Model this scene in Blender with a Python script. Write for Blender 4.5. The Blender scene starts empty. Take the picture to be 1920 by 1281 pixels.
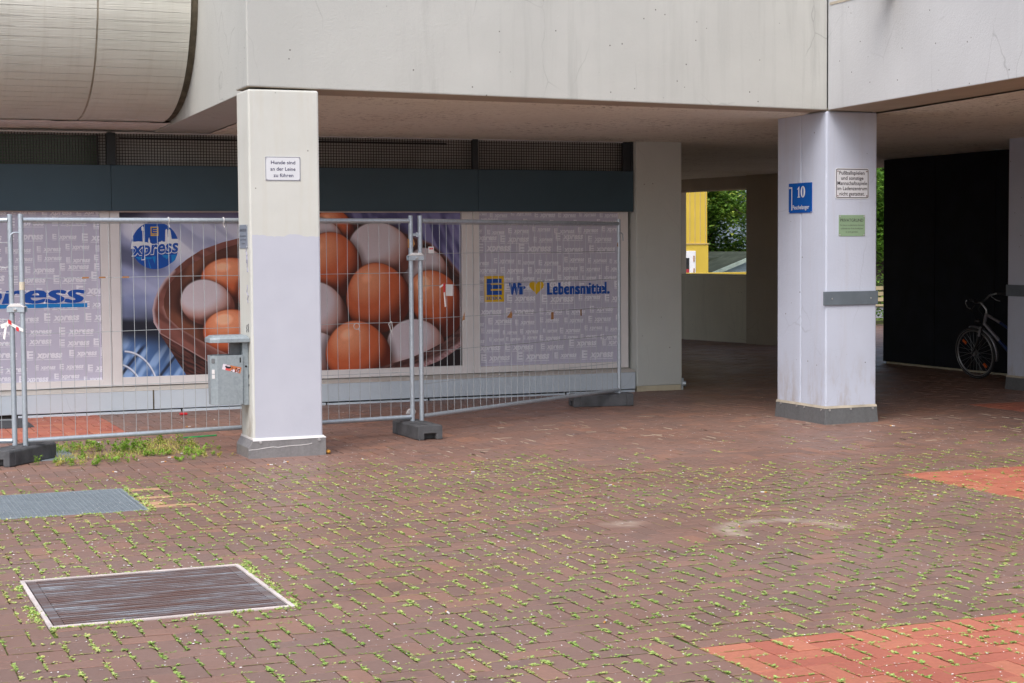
import bpy, bmesh, math, random
import numpy as np
from mathutils import Vector, Matrix
random.seed(7)
RNG = np.random.default_rng(11)
SC = bpy.context.scene
COL = SC.collection
PI = math.pi
rad = math.radians

# ------------------------------------------------------------------ camera
F_PX, PITCH, ROLL, YAW = 3181.4, -0.05523, -0.00702, 0.38949
CAM = Vector((0, 0, 1.72))
fwd = Vector((math.sin(YAW)*math.cos(PITCH), math.cos(YAW)*math.cos(PITCH), math.sin(PITCH)))
r0 = Vector((math.cos(YAW), -math.sin(YAW), 0))
u0 = r0.cross(fwd)
RT = math.cos(ROLL)*r0 + math.sin(ROLL)*u0
UP = -math.sin(ROLL)*r0 + math.cos(ROLL)*u0
cd = bpy.data.cameras.new('camera')
cam = bpy.data.objects.new('camera', cd)
COL.objects.link(cam)
cam.matrix_world = Matrix(((RT.x, UP.x, -fwd.x, CAM.x), (RT.y, UP.y, -fwd.y, CAM.y), (RT.z, UP.z, -fwd.z, CAM.z), (0, 0, 0, 1)))
cd.sensor_width = 36
cd.lens = F_PX/1920*36
cd.clip_start = 0.1
cd.clip_end = 600
SC.camera = cam

# ------------------------------------------------------------------ light: overcast sky and a weak, very soft sun
SUN_EL, SUN_AZ = 53, 222        # degrees; azimuth clockwise from +Y
w = bpy.data.worlds.new('World')
SC.world = w
w.use_nodes = True
nt = w.node_tree
bg = nt.nodes['Background']
sky = nt.nodes.new('ShaderNodeTexSky')
sky.sky_type = 'NISHITA'
sky.sun_disc = False
sky.sun_elevation = rad(SUN_EL)
sky.sun_rotation = rad(SUN_AZ)
sky.air_density = 1.0
sky.dust_density = 4.0
hs = nt.nodes.new('ShaderNodeHueSaturation')
hs.inputs['Saturation'].default_value = 0.8
nt.links.new(sky.outputs[0], hs.inputs['Color'])
nt.links.new(hs.outputs[0], bg.inputs[0])
bg.inputs[1].default_value = 0.15
sd = bpy.data.lights.new('sun', 'SUN')
sd.energy = 0.9
sd.angle = rad(40)
sd.color = (1.0, 0.985, 0.97)
so = bpy.data.objects.new('sun', sd)
COL.objects.link(so)
_az, _el = rad(SUN_AZ), rad(SUN_EL)
sdir = Vector((math.sin(_az)*math.cos(_el), math.cos(_az)*math.cos(_el), math.sin(_el)))
so.rotation_euler = (-sdir).to_track_quat('-Z', 'Y').to_euler()
SC.view_settings.view_transform = 'Standard'
SC.view_settings.look = 'None'
SC.view_settings.exposure = 0.75
SC.view_settings.gamma = 1
SC.cycles.use_denoising = True
SC.cycles.max_bounces = 10
SC.cycles.diffuse_bounces = 6

# ------------------------------------------------------------------ helpers
def lin(r, g, b):
    f = lambda c: c/12.92 if c <= 0.04045 else ((c+0.055)/1.055)**2.4
    return (f(r/255), f(g/255), f(b/255))

class MB:
    """collects polygons, links them as one mesh object"""
    def __init__(s): s.v, s.f, s.m, s.uv, s.t, s.sm = [], [], [], {}, [], []
    def add(s, vs, fs, m=0, t=0.5, smooth=False):
        o = len(s.v)
        s.v += [tuple(p) for p in vs]
        s.t += [t]*len(vs)
        for f in fs:
            s.f.append([i+o for i in f]); s.m.append(m); s.sm.append(smooth)
        return o
    def quad(s, a, b, c, d, m=0, uv=None, t=0.5):
        s.add([a, b, c, d], [(0, 1, 2, 3)], m, t)
        if uv: s.uv[len(s.f)-1] = uv
    def box(s, x0, x1, y0, y1, z0, z1, m=0, t=0.5):
        v = [(x0, y0, z0), (x1, y0, z0), (x1, y1, z0), (x0, y1, z0), (x0, y0, z1), (x1, y0, z1), (x1, y1, z1), (x0, y1, z1)]
        s.hexa(v, m, t)
    def hexa(s, v, m=0, t=0.5):
        s.add(v, [(0, 3, 2, 1), (4, 5, 6, 7), (0, 1, 5, 4), (1, 2, 6, 5), (2, 3, 7, 6), (3, 0, 4, 7)], m, t)
    def obox(s, c, ax, ay, az, m=0):
        """centre and three half-axis vectors"""
        c, ax, ay, az = Vector(c), Vector(ax), Vector(ay), Vector(az)
        s.hexa([c-ax-ay-az, c+ax-ay-az, c+ax+ay-az, c-ax+ay-az, c-ax-ay+az, c+ax-ay+az, c+ax+ay+az, c-ax+ay+az], m)
    def prism(s, poly, fn, d0, d1, m=0):
        """poly: 2-D points; fn(a, b, d) -> 3-D point; extruded from d0 to d1"""
        n = len(poly)
        vs = [fn(a, b, d0) for a, b in poly] + [fn(a, b, d1) for a, b in poly]
        fs = [tuple(range(n))[::-1], tuple(range(n, 2*n))] + [(i, (i+1) % n, n+(i+1) % n, n+i) for i in range(n)]
        s.add(vs, fs, m)
    def tube(s, pts, r, n=8, m=0, caps=True, smooth=True):
        pts = [Vector(p) for p in pts]
        rs = r if isinstance(r, (list, tuple)) else [r]*len(pts)
        rings, prev = [], None
        for i, p in enumerate(pts):
            d = (pts[min(i+1, len(pts)-1)] - pts[max(i-1, 0)]).normalized()
            if prev is None:
                ref = Vector((0, 0, 1)) if abs(d.z) < 0.9 else Vector((1, 0, 0))
                a = d.cross(ref).normalized()
            else:
                a = (prev - d*prev.dot(d)).normalized()
            prev = a
            b = d.cross(a)
            rings.append([p + (a*math.cos(2*PI*k/n) + b*math.sin(2*PI*k/n))*rs[i] for k in range(n)])
        vs = [q for R_ in rings for q in R_]
        fs = [(i*n+k, i*n+(k+1) % n, (i+1)*n+(k+1) % n, (i+1)*n+k) for i in range(len(pts)-1) for k in range(n)]
        s.add(vs, fs, m, smooth=smooth)
        if caps: s.add(rings[0], [tuple(range(n))[::-1]], m); s.add(rings[-1], [tuple(range(n))], m)
    def ring(s, c, axis, R_, r, N=40, n=8, m=0, a0=0, a1=2*PI, ref=None):
        axis = Vector(axis).normalized()
        ref = Vector(ref) if ref else (Vector((0, 0, 1)) if abs(axis.z) < 0.9 else Vector((1, 0, 0)))
        u = (ref - axis*ref.dot(axis)).normalized(); v = axis.cross(u)
        full = abs(a1-a0-2*PI) < 1e-6
        pts = [Vector(c) + (u*math.cos(a0+(a1-a0)*k/N) + v*math.sin(a0+(a1-a0)*k/N))*R_ for k in range(N+1)]
        s.tube(pts, r, n, m, caps=not full)
    def build(s, name, mats, parent=None, bevel=0, seg=2, angle=40, smooth=False):
        me = bpy.data.meshes.new(name)
        me.from_pydata(s.v, [], s.f)
        for mt in (mats if isinstance(mats, (list, tuple)) else [mats]): me.materials.append(mt)
        me.polygons.foreach_set('material_index', s.m)
        me.polygons.foreach_set('use_smooth', [bool(x or smooth) for x in s.sm])
        at = me.attributes.new('tint', 'FLOAT', 'POINT')
        at.data.foreach_set('value', s.t)
        if s.uv:
            ul = me.uv_layers.new(name='UVMap')
            for fi, uv in s.uv.items():
                for li, q in zip(me.polygons[fi].loop_indices, uv): ul.data[li].uv = q
        me.update()
        o = bpy.data.objects.new(name, me)
        COL.objects.link(o)
        if parent is not None: o.parent = parent
        if bevel:
            b = o.modifiers.new('bevel', 'BEVEL')
            b.width = bevel; b.segments = seg; b.limit_method = 'ANGLE'; b.angle_limit = rad(angle)
        return o

def tag(o, label=None, cat=None, group=None, kind='thing'):
    if label: o['label'] = label
    if cat: o['category'] = cat
    if group: o['group'] = group
    o['kind'] = kind
    return o
def thing(name, label, cat, group=None):
    """an Empty that parents the parts; parts keep world coordinates"""
    o = bpy.data.objects.new(name, None)
    o.empty_display_size = 0.1
    COL.objects.link(o)
    return tag(o, label, cat, group)
def copy_tree(o, loc=None, rz=None, label=None):
    def rec(q, par):
        c = q.copy(); COL.objects.link(c)
        if par is not None: c.parent = par
        for ch in [k for k in bpy.data.objects if k.parent == q]: rec(ch, c)
        return c
    c = rec(o, None)
    if loc is not None: c.location = loc
    if rz is not None: c.rotation_euler = (0, 0, rz)
    if label: c['label'] = label
    return c

# ------------------------------------------------------------------ materials
class NT:
    def __init__(s, name):
        s.m = bpy.data.materials.new(name); s.m.use_nodes = True
        s.t = s.m.node_tree; s.b = s.t.nodes['Principled BSDF']
        s.tc = s.t.nodes.new('ShaderNodeTexCoord')
    def n(s, ty, **kw):
        q = s.t.nodes.new('ShaderNode'+ty)
        for k, v in kw.items(): setattr(q, k, v)
        return q
    def l(s, a, b): s.t.links.new(a, b)
    def mapped(s, scale=(1, 1, 1), src='Object', loc=(0, 0, 0), rot=(0, 0, 0)):
        mp = s.n('Mapping'); mp.inputs['Scale'].default_value = scale
        mp.inputs['Location'].default_value = loc; mp.inputs['Rotation'].default_value = rot
        s.l(s.tc.outputs[src], mp.inputs['Vector']); return mp.outputs[0]
    def noise(s, scale, vec=None, detail=4, rough=0.55, dist=0):
        q = s.n('TexNoise'); q.inputs['Scale'].default_value = scale; q.inputs['Detail'].default_value = detail
        q.inputs['Roughness'].default_value = rough; q.inputs['Distortion'].default_value = dist
        s.l(vec if vec is not None else s.tc.outputs['Object'], q.inputs['Vector']); return q.outputs['Fac']
    def voro(s, scale, vec=None, feature='F1', out='Distance', rnd=1):
        q = s.n('TexVoronoi'); q.feature = feature; q.inputs['Scale'].default_value = scale
        q.inputs['Randomness'].default_value = rnd
        s.l(vec if vec is not None else s.tc.outputs['Object'], q.inputs['Vector']); return q.outputs[out]
    def ramp(s, fac, stops, interp='LINEAR'):
        q = s.n('ValToRGB'); cr = q.color_ramp; cr.interpolation = interp
        while len(cr.elements) > 1: cr.elements.remove(cr.elements[-1])
        for i, (p, c) in enumerate(stops):
            e = cr.elements[0] if i == 0 else cr.elements.new(p)
            e.position = p
            c = (c, c, c) if isinstance(c, (int, float)) else c
            e.color = (*c, 1)
        s.l(fac, q.inputs[0]); return q.outputs[0]
    def mix(s, fac, a, b, mode='MIX'):
        q = s.n('Mix', data_type='RGBA', blend_type=mode); q.clamp_factor = True
        for sock, v in ((q.inputs[0], fac), (q.inputs[6], a), (q.inputs[7], b)):
            if hasattr(v, 'is_linked'): s.l(v, sock)
            elif isinstance(v, (int, float)): sock.default_value = v if sock is q.inputs[0] else (v, v, v, 1)
            else: sock.default_value = (*v, 1)
        return q.outputs[2]
    def math(s, op, a, b=0.0, c=None):
        q = s.n('Math', operation=op)
        for sock, v in zip(q.inputs, (a, b, c)):
            if v is None: continue
            if hasattr(v, 'is_linked'): s.l(v, sock)
            else: sock.default_value = v
        return q.outputs[0]
    def attr(s, name='tint'):
        q = s.n('Attribute'); q.attribute_name = name; return q.outputs['Fac']
    def sep(s, src='Object'):
        q = s.n('SeparateXYZ'); s.l(s.tc.outputs[src], q.inputs[0]); return q.outputs
    def bump(s, h, strength=0.3, dist=0.01, normal=None):
        q = s.n('Bump'); q.inputs['Strength'].default_value = strength; q.inputs['Distance'].default_value = dist
        s.l(h, q.inputs['Height'])
        if normal is not None: s.l(normal, q.inputs['Normal'])
        s.l(q.outputs[0], s.b.inputs['Normal']); return q.outputs[0]
    def color(s, c):
        if hasattr(c, 'is_linked'): s.l(c, s.b.inputs['Base Color'])
        else: s.b.inputs['Base Color'].default_value = (*c, 1)
    def done(s, rough=0.7, metal=0.0, spec=0.5):
        if hasattr(rough, 'is_linked'): s.l(rough, s.b.inputs['Roughness'])
        else: s.b.inputs['Roughness'].default_value = rough
        s.b.inputs['Metallic'].default_value = metal
        s.b.inputs['Specular IOR Level'].default_value = spec
        return s.m

def plain(name, col, rough=0.6, metal=0, var=0.12, vs=4.0, bump=0.0, bs=60, spec=0.4):
    q = NT(name)
    n = q.noise(vs, detail=5)
    a = tuple(max(0, c*(1-var)) for c in col); b = tuple(min(1, c*(1+var)) for c in col)
    q.color(q.mix(q.ramp(n, [(0.3, 0.0), (0.7, 1.0)]), a, b))
    if bump: q.bump(q.noise(bs, detail=3), bump, 0.01)
    return q.done(rough, metal, spec)

def concrete_paint(name, col, streak=0.25, pits=True, splash=0.0, streak_col=None, local_tone=None, crack=0.5, bump=0.12):
    """old painted concrete: cloudy tone, vertical run marks, bug holes, hairline cracks"""
    q = NT(name)
    c = q.mix(q.ramp(q.noise(1.3, detail=6), [(0.3, 0.0), (0.75, 1.0)]), tuple(v*0.93 for v in col), tuple(min(1, v*1.04) for v in col))
    sv = q.mapped((7, 7, 0.45))
    st = q.ramp(q.noise(1.0, sv, detail=5, rough=0.7), [(0.5, 0.0), (0.78, 1.0)])
    gate = q.ramp(q.noise(0.55, q.mapped((1, 1, 0.3)), detail=2), [(0.42, 0.0), (0.62, 1.0)])
    c = q.mix(q.math('MULTIPLY', q.math('MULTIPLY', st, gate), streak), c, streak_col or tuple(v*0.55 for v in col))
    # thin cracks
    dv = q.n('Mapping'); dv.inputs['Scale'].default_value = (1, 1, 0.5)
    nz = q.n('TexNoise'); nz.inputs['Scale'].default_value = 3.0; q.l(q.tc.outputs['Object'], nz.inputs['Vector'])
    va = q.n('VectorMath', operation='MULTIPLY_ADD'); va.inputs[1].default_value = (0.16, 0.16, 0.16)
    q.l(nz.outputs['Color'], va.inputs[0]); q.l(q.tc.outputs['Object'], va.inputs[2]); q.l(va.outputs[0], dv.inputs['Vector'])
    ck = q.voro(1.7, dv.outputs[0], 'DISTANCE_TO_EDGE')
    ckm = q.math('MULTIPLY', q.ramp(ck, [(0.0, 1.0), (0.006, 0.0)]), q.ramp(q.noise(1.1), [(0.48, 0.0), (0.6, crack)]))
    c = q.mix(ckm, c, tuple(v*0.5 for v in col))
    if pits:
        vd = q.n('TexVoronoi'); vd.inputs['Scale'].default_value = 9.0
        q.l(q.tc.outputs['Object'], vd.inputs['Vector'])
        hole = q.ramp(vd.outputs['Distance'], [(0.0, 1.0), (0.05, 1.0), (0.075, 0.0)])
        sp = q.n('SeparateColor'); q.l(vd.outputs['Color'], sp.inputs[0])
        keep = q.ramp(sp.outputs[0], [(0.62, 0.0), (0.625, 1.0)], 'CONSTANT')
        c = q.mix(q.math('MULTIPLY', q.math('MULTIPLY', hole, keep), 0.75), c, (0.06, 0.05, 0.045))
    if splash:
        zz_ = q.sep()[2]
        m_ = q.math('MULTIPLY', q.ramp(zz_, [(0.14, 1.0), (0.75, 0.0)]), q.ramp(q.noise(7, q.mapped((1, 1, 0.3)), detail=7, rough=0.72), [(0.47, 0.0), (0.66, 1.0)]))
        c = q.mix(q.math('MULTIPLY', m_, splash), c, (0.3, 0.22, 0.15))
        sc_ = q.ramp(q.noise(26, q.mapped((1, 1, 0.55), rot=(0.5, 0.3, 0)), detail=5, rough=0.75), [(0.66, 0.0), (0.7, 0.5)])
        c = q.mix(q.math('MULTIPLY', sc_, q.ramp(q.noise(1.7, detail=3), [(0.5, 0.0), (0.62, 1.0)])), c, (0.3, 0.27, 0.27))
    if local_tone: c = local_tone(q, c)
    q.color(c)
    h = q.math('ADD', q.math('MULTIPLY', q.noise(40, detail=6, rough=0.7), 1.3), q.math('MULTIPLY', q.noise(2.2, detail=3), 0.8))
    q.bump(h, bump*1.6, 0.014)
    return q.done(0.8, 0, 0.3)

WHITE_CREAM = (0.475, 0.485, 0.465)
LAV = (0.53, 0.58, 0.70)
def dark_below_spout(q, c):  # darker tone below the spout, fading downwards and to both sides
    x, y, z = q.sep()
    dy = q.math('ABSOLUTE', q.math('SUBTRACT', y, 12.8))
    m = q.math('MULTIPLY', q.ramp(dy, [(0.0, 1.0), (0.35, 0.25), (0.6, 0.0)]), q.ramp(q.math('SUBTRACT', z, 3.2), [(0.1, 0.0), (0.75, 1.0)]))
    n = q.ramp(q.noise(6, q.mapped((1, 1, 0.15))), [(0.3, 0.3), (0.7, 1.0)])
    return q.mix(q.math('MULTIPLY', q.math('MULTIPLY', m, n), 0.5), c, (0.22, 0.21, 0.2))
M = {}
M['fascia'] = concrete_paint('painted_concrete', WHITE_CREAM, 0.5, crack=0.6)
M['side_fascia'] = concrete_paint('painted_concrete_side', (0.50, 0.515, 0.535), 0.3, local_tone=dark_below_spout)
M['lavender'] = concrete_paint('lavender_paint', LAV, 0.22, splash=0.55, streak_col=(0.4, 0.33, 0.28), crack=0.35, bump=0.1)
M['grey_paint'] = concrete_paint('grey_paint', (0.575, 0.605, 0.585), 0.12, crack=0.2)
M['plinth_paint'] = concrete_paint('plinth_paint', (0.60, 0.68, 0.76), 0.18, pits=False, crack=0.3, bump=0.2)
M['raw_grey'] = concrete_paint('raw_concrete', (0.6, 0.55, 0.41), 0.5, streak_col=(0.12, 0.1, 0.08), crack=0.5, bump=0.25)
M['pier'] = concrete_paint('brown_grey_concrete', (0.42, 0.355, 0.26), 0.4, crack=0.4, bump=0.2)
M['soffit'] = plain('soffit_shade', (0.42, 0.36, 0.28), 0.85, var=0.1, vs=2, bump=0.1)  # fascia paint turned darker and browner: shade of the undersides put into the colour

def front_pillar():
    """cream paint above and at the sides, a newer lavender-white coat on the front face below 1.83 m"""
    q = NT('two_coat_paint')
    geo = q.n('NewGeometry')
    sn = q.n('SeparateXYZ'); q.l(geo.outputs['True Normal'], sn.inputs[0])
    x, y, z = q.sep()
    front = q.math('LESS_THAN', sn.outputs[1], -0.5)
    edge = q.math('ADD', z, q.math('MULTIPLY', q.math('SUBTRACT', q.noise(7, detail=3), 0.5), 0.07))
    low = q.math('LESS_THAN', edge, 1.832)
    xe = q.math('ADD', x, q.math('MULTIPLY', q.math('SUBTRACT', q.noise(3, detail=3), 0.5), 0.03))
    inx = q.math('GREATER_THAN', xe, 3.325)
    patch = q.math('MULTIPLY', q.math('MULTIPLY', front, low), inx)
    cream = q.mix(q.ramp(q.noise(2.5, detail=6), [(0.3, 0.0), (0.7, 1.0)]), (0.535, 0.545, 0.515), (0.585, 0.595, 0.565))
    sv = q.ramp(q.noise(1.0, q.mapped((9, 9, 0.5)), detail=5, rough=0.7), [(0.48, 0.0), (0.8, 1.0)])
    cream = q.mix(q.math('MULTIPLY', sv, 0.25), cream, (0.46, 0.4, 0.28))
    # dirt rising on the side face close to the base
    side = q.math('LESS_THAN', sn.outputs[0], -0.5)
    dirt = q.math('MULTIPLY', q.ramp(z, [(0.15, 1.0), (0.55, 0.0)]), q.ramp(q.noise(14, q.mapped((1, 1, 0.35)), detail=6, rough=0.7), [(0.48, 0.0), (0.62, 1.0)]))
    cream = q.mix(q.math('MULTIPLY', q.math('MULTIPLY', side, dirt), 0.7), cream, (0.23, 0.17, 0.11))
    vd = q.n('TexVoronoi'); vd.inputs['Scale'].default_value = 11.0; q.l(q.tc.outputs['Object'], vd.inputs['Vector'])
    sp = q.n('SeparateColor'); q.l(vd.outputs['Color'], sp.inputs[0])
    hole = q.math('MULTIPLY', q.ramp(vd.outputs['Distance'], [(0.05, 1.0), (0.08, 0.0)]), q.ramp(sp.outputs[0], [(0.8, 0.0), (0.81, 1.0)], 'CONSTANT'))
    cream = q.mix(q.math('MULTIPLY', hole, 0.7), cream, (0.08, 0.06, 0.05))
    lav = q.mix(q.ramp(q.noise(3, detail=5), [(0.3, 0.0), (0.7, 1.0)]), (0.465, 0.485, 0.56), (0.50, 0.52, 0.595))
    q.color(q.mix(patch, cream, lav))
    q.bump(q.math('ADD', q.noise(22, detail=5), q.math('MULTIPLY', patch, 0.35)), 0.13, 0.012)
    return q.done(0.75, 0, 0.3)
M['front_pillar'] = front_pillar()

def stucco():
    q = NT('ceiling_stucco')
    c = q.mix(q.ramp(q.noise(0.9, detail=5), [(0.3, 0.0), (0.7, 1.0)]), (0.83, 0.79, 0.68), (0.90, 0.87, 0.77))
    sp = q.ramp(q.math('ADD', q.math('MULTIPLY', q.noise(13, detail=3, rough=0.6), 0.5), q.math('MULTIPLY', q.noise(30, detail=4, rough=0.7), 0.5)), [(0.53, 0.0), (0.6, 1.0)])
    gate = q.ramp(q.noise(0.8, q.mapped((1, 1, 1), loc=(4, 2, 0)), detail=3), [(0.4, 0.15), (0.65, 0.62)])
    c = q.mix(q.math('MULTIPLY', sp, gate), c, (0.16, 0.12, 0.09))
    q.color(c)
    q.bump(q.noise(30, detail=5, rough=0.75), 0.9, 0.02)
    return q.done(0.95, 0, 0.1)
M['stucco'] = stucco()

def board_formed():
    """curved parapet, cast against narrow boards: UV = (length, arc)"""
    q = NT('board_formed_concrete')
    mp = q.n('Mapping'); q.l(q.tc.outputs['UV'], mp.inputs['Vector'])
    br = q.n('TexBrick'); br.offset = 0.37; br.squash = 1.0
    for k, v in (('Scale', 1.0), ('Mortar Size', 0.0035), ('Mortar Smooth', 0.6), ('Bias', 0), ('Brick Width', 6.3), ('Row Height', 0.094)):
        br.inputs[k].default_value = v
    br.inputs['Color1'].default_value = (0.0, 0.0, 0.0, 1); br.inputs['Color2'].default_value = (1, 1, 1, 1)
    wob = q.n('TexNoise'); wob.inputs['Scale'].default_value = 2.5; q.l(q.tc.outputs['UV'], wob.inputs['Vector'])
    va = q.n('VectorMath', operation='MULTIPLY_ADD'); va.inputs[1].default_value = (0.02, 0.012, 0)
    q.l(wob.outputs['Color'], va.inputs[0]); q.l(mp.outputs[0], va.inputs[2]); q.l(va.outputs[0], br.inputs['Vector'])
    g1 = q.n('Mapping'); g1.inputs['Scale'].default_value = (3, 90, 1); q.l(q.tc.outputs['UV'], g1.inputs['Vector'])
    grain = q.noise(1.0, g1.outputs[0], detail=5)
    g2 = q.n('Mapping'); g2.inputs['Scale'].default_value = (16, 0.5, 1); q.l(q.tc.outputs['UV'], g2.inputs['Vector'])
    run = q.ramp(q.noise(1.0, g2.outputs[0], detail=5, rough=0.7), [(0.5, 0.0), (0.75, 1.0)])
    c = q.mix(q.ramp(q.noise(1.6, detail=5), [(0.3, 0.0), (0.7, 1.0)]), (0.60, 0.605, 0.55), (0.69, 0.69, 0.635))
    c = q.mix(q.math('MULTIPLY', br.outputs['Color'], 0.12), c, (0.5, 0.47, 0.42))
    c = q.mix(q.math('MULTIPLY', run, 0.16), c, (0.33, 0.28, 0.22))
    fin = q.math('MULTIPLY', br.outputs['Fac'], q.ramp(q.noise(1.2, g1.outputs[0]), [(0.42, 0.1), (0.6, 1.0)]))
    c = q.mix(q.math('MULTIPLY', fin, 0.4), c, (0.72, 0.71, 0.69))
    q.color(c)
    h = q.math('ADD', q.math('MULTIPLY', fin, 1.0), q.math('ADD', q.math('MULTIPLY', grain, 0.5), q.math('MULTIPLY', br.outputs['Color'], 0.35)))
    q.bump(h, 0.9, 0.014)
    return q.done(0.72, 0, 0.35)
M['board'] = board_formed()

def paver(name, c0, c1, c2, rough=0.62):
    q = NT(name)
    t = q.attr()
    c = q.ramp(t, [(0.0, c0), (0.5, c1), (0.8, tuple(0.5*(a+b) for a, b in zip(c1, c2))), (1.0, c2)])
    c = q.mix(q.ramp(q.noise(38, detail=5, rough=0.7), [(0.3, 0.0), (0.75, 0.55)]), c, tuple(v*0.55 for v in c1))
    c = q.mix(q.ramp(q.noise(0.7, detail=6), [(0.42, 0.0), (0.75, 0.4)]), c, tuple(v*1.35+0.02 for v in c1))
    lime = q.n('VectorMath', operation='DISTANCE'); q.l(q.tc.outputs['Object'], lime.inputs[0])
    q.color(c)
    q.bump(q.noise(120, detail=4), 0.25, 0.004)
    return q.done(q.ramp(q.noise(2.0), [(0.3, rough-0.1), (0.7, rough+0.12)]), 0, 0.4)
def paver_dark():
    """brown clinker with the pale lime blooms of the photograph"""
    q = NT('brown_clinker')
    t = q.attr()
    c0, c1, c2 = (0.20, 0.127, 0.104), (0.235, 0.137, 0.107), (0.315, 0.165, 0.114)
    c = q.ramp(t, [(0.0, c0), (0.55, c1), (0.85, (0.258, 0.146, 0.112)), (1.0, c2)])
    c = q.mix(q.ramp(q.noise(38, detail=5, rough=0.7), [(0.3, 0.0), (0.75, 0.5)]), c, tuple(v*0.6 for v in c1))
    c = q.mix(q.ramp(q.noise(0.6, detail=6), [(0.42, 0.0), (0.75, 0.35)]), c, (0.3, 0.215, 0.195))
    x, y, z = q.sep()
    def arc(cx, cy, R_, wd, ymin):
        d = q.math('SQRT', q.math('ADD', q.math('POWER', q.math('SUBTRACT', x, cx), 2.0), q.math('POWER', q.math('SUBTRACT', y, cy), 2.0)))
        r = q.math('ABSOLUTE', q.math('SUBTRACT', d, R_))
        return q.math('MULTIPLY', q.ramp(r, [(0.0, 1.0), (wd, 0.0)]), q.math('GREATER_THAN', y, ymin))
    def blob(cx, cy, sx, sy):
        d = q.math('SQRT', q.math('ADD', q.math('POWER', q.math('DIVIDE', q.math('SUBTRACT', x, cx), sx), 2.0), q.math('POWER', q.math('DIVIDE', q.math('SUBTRACT', y, cy), sy), 2.0)))
        return q.ramp(d, [(0.0, 1.0), (1.0, 0.0)])
    m = q.math('MAXIMUM', arc(5.42, 8.82, 0.36, 0.12, 8.72), blob(4.62, 9.43, 0.2, 0.16))
    m = q.math('MULTIPLY', m, q.ramp(q.noise(9, detail=4), [(0.35, 0.25), (0.65, 1.0)]))
    c = q.mix(q.math('MULTIPLY', m, 0.75), c, (0.5, 0.43, 0.35))
    # old wet stains
    wet = q.ramp(q.noise(2.3, detail=3), [(0.6, 0.0), (0.7, 0.5)])
    c = q.mix(wet, c, (0.13, 0.085, 0.08))
    q.color(c)
    q.bump(q.noise(120, detail=4), 0.25, 0.004)
    return q.done(q.ramp(q.noise(2.0), [(0.3, 0.42), (0.7, 0.6)]), 0, 0.45)
M['paver'] = paver_dark()
M['red_paver'] = paver('orange_red_clinker', (0.37, 0.11, 0.075), (0.43, 0.14, 0.09), (0.5, 0.195, 0.115))
M['buff'] = plain('buff_clinker', (0.46, 0.27, 0.17), 0.7, bump=0.2, bs=100)
def joint_sand():
    q = NT('joint_sand')
    c = q.mix(q.ramp(q.noise(5, detail=5), [(0.35, 0.0), (0.65, 1.0)]), (0.05, 0.035, 0.026), (0.12, 0.085, 0.06))
    c = q.mix(q.ramp(q.noise(1.5, detail=5), [(0.42, 0.0), (0.56, 0.85)]), c, (0.11, 0.16, 0.035))
    q.color(c); q.bump(q.noise(200), 0.5, 0.004)
    return q.done(0.95, 0, 0.1)
M['sand'] = joint_sand()
def far_paving():
    q = NT('far_paving')
    br = q.n('TexBrick')
    for k, v in (('Scale', 1.0), ('Mortar Size', 0.006), ('Brick Width', 0.24), ('Row Height', 0.12)): br.inputs[k].default_value = v
    br.inputs['Color1'].default_value = (0.18, 0.12, 0.108, 1); br.inputs['Color2'].default_value = (0.22, 0.14, 0.122, 1)
    br.inputs['Mortar'].default_value = (0.07, 0.06, 0.04, 1)
    q.l(q.tc.outputs['Object'], br.inputs['Vector'])
    q.color(br.outputs['Color'])
    return q.done(0.6, 0, 0.4)
M['far_paving'] = far_paving()

def leafmat(name, a, b, c):
    q = NT(name)
    t = q.attr()
    q.color(q.ramp(t, [(0.0, a), (0.55, b), (1.0, c)]))
    q.b.inputs['Subsurface Weight'].default_value = 0.0
    q.b.inputs['Transmission Weight'].default_value = 0.0
    tr = q.n('BsdfTranslucent'); mx = q.n('MixShader'); mx.inputs[0].default_value = 0.3
    q.l(q.ramp(t, [(0.0, a), (0.55, b), (1.0, c)]), tr.inputs[0])
    out = q.t.nodes['Material Output']
    q.l(q.b.outputs[0], mx.inputs[1]); q.l(tr.outputs[0], mx.inputs[2]); q.l(mx.outputs[0], out.inputs[0])
    return q.done(0.55, 0, 0.3)
M['weed'] = leafmat('joint_weed', (0.24, 0.40, 0.08), (0.48, 0.64, 0.2), (0.68, 0.6, 0.24))
M['herb'] = leafmat('green_herb', (0.14, 0.29, 0.035), (0.3, 0.48, 0.07), (0.6, 0.5, 0.18))
M['leaf'] = leafmat('tree_leaf', (0.03, 0.085, 0.015), (0.075, 0.17, 0.025), (0.22, 0.27, 0.04))
M['leaf_mid'] = leafmat('mid_leaf', (0.05, 0.13, 0.02), (0.15, 0.28, 0.04), (0.38, 0.45, 0.07))
M['leaf_bright'] = leafmat('bright_leaf', (0.06, 0.15, 0.02), (0.14, 0.3, 0.035), (0.28, 0.42, 0.07))
M['bark'] = plain('bark', (0.06, 0.048, 0.036), 0.9, var=0.4, vs=6, bump=0.8, bs=18)

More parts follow.
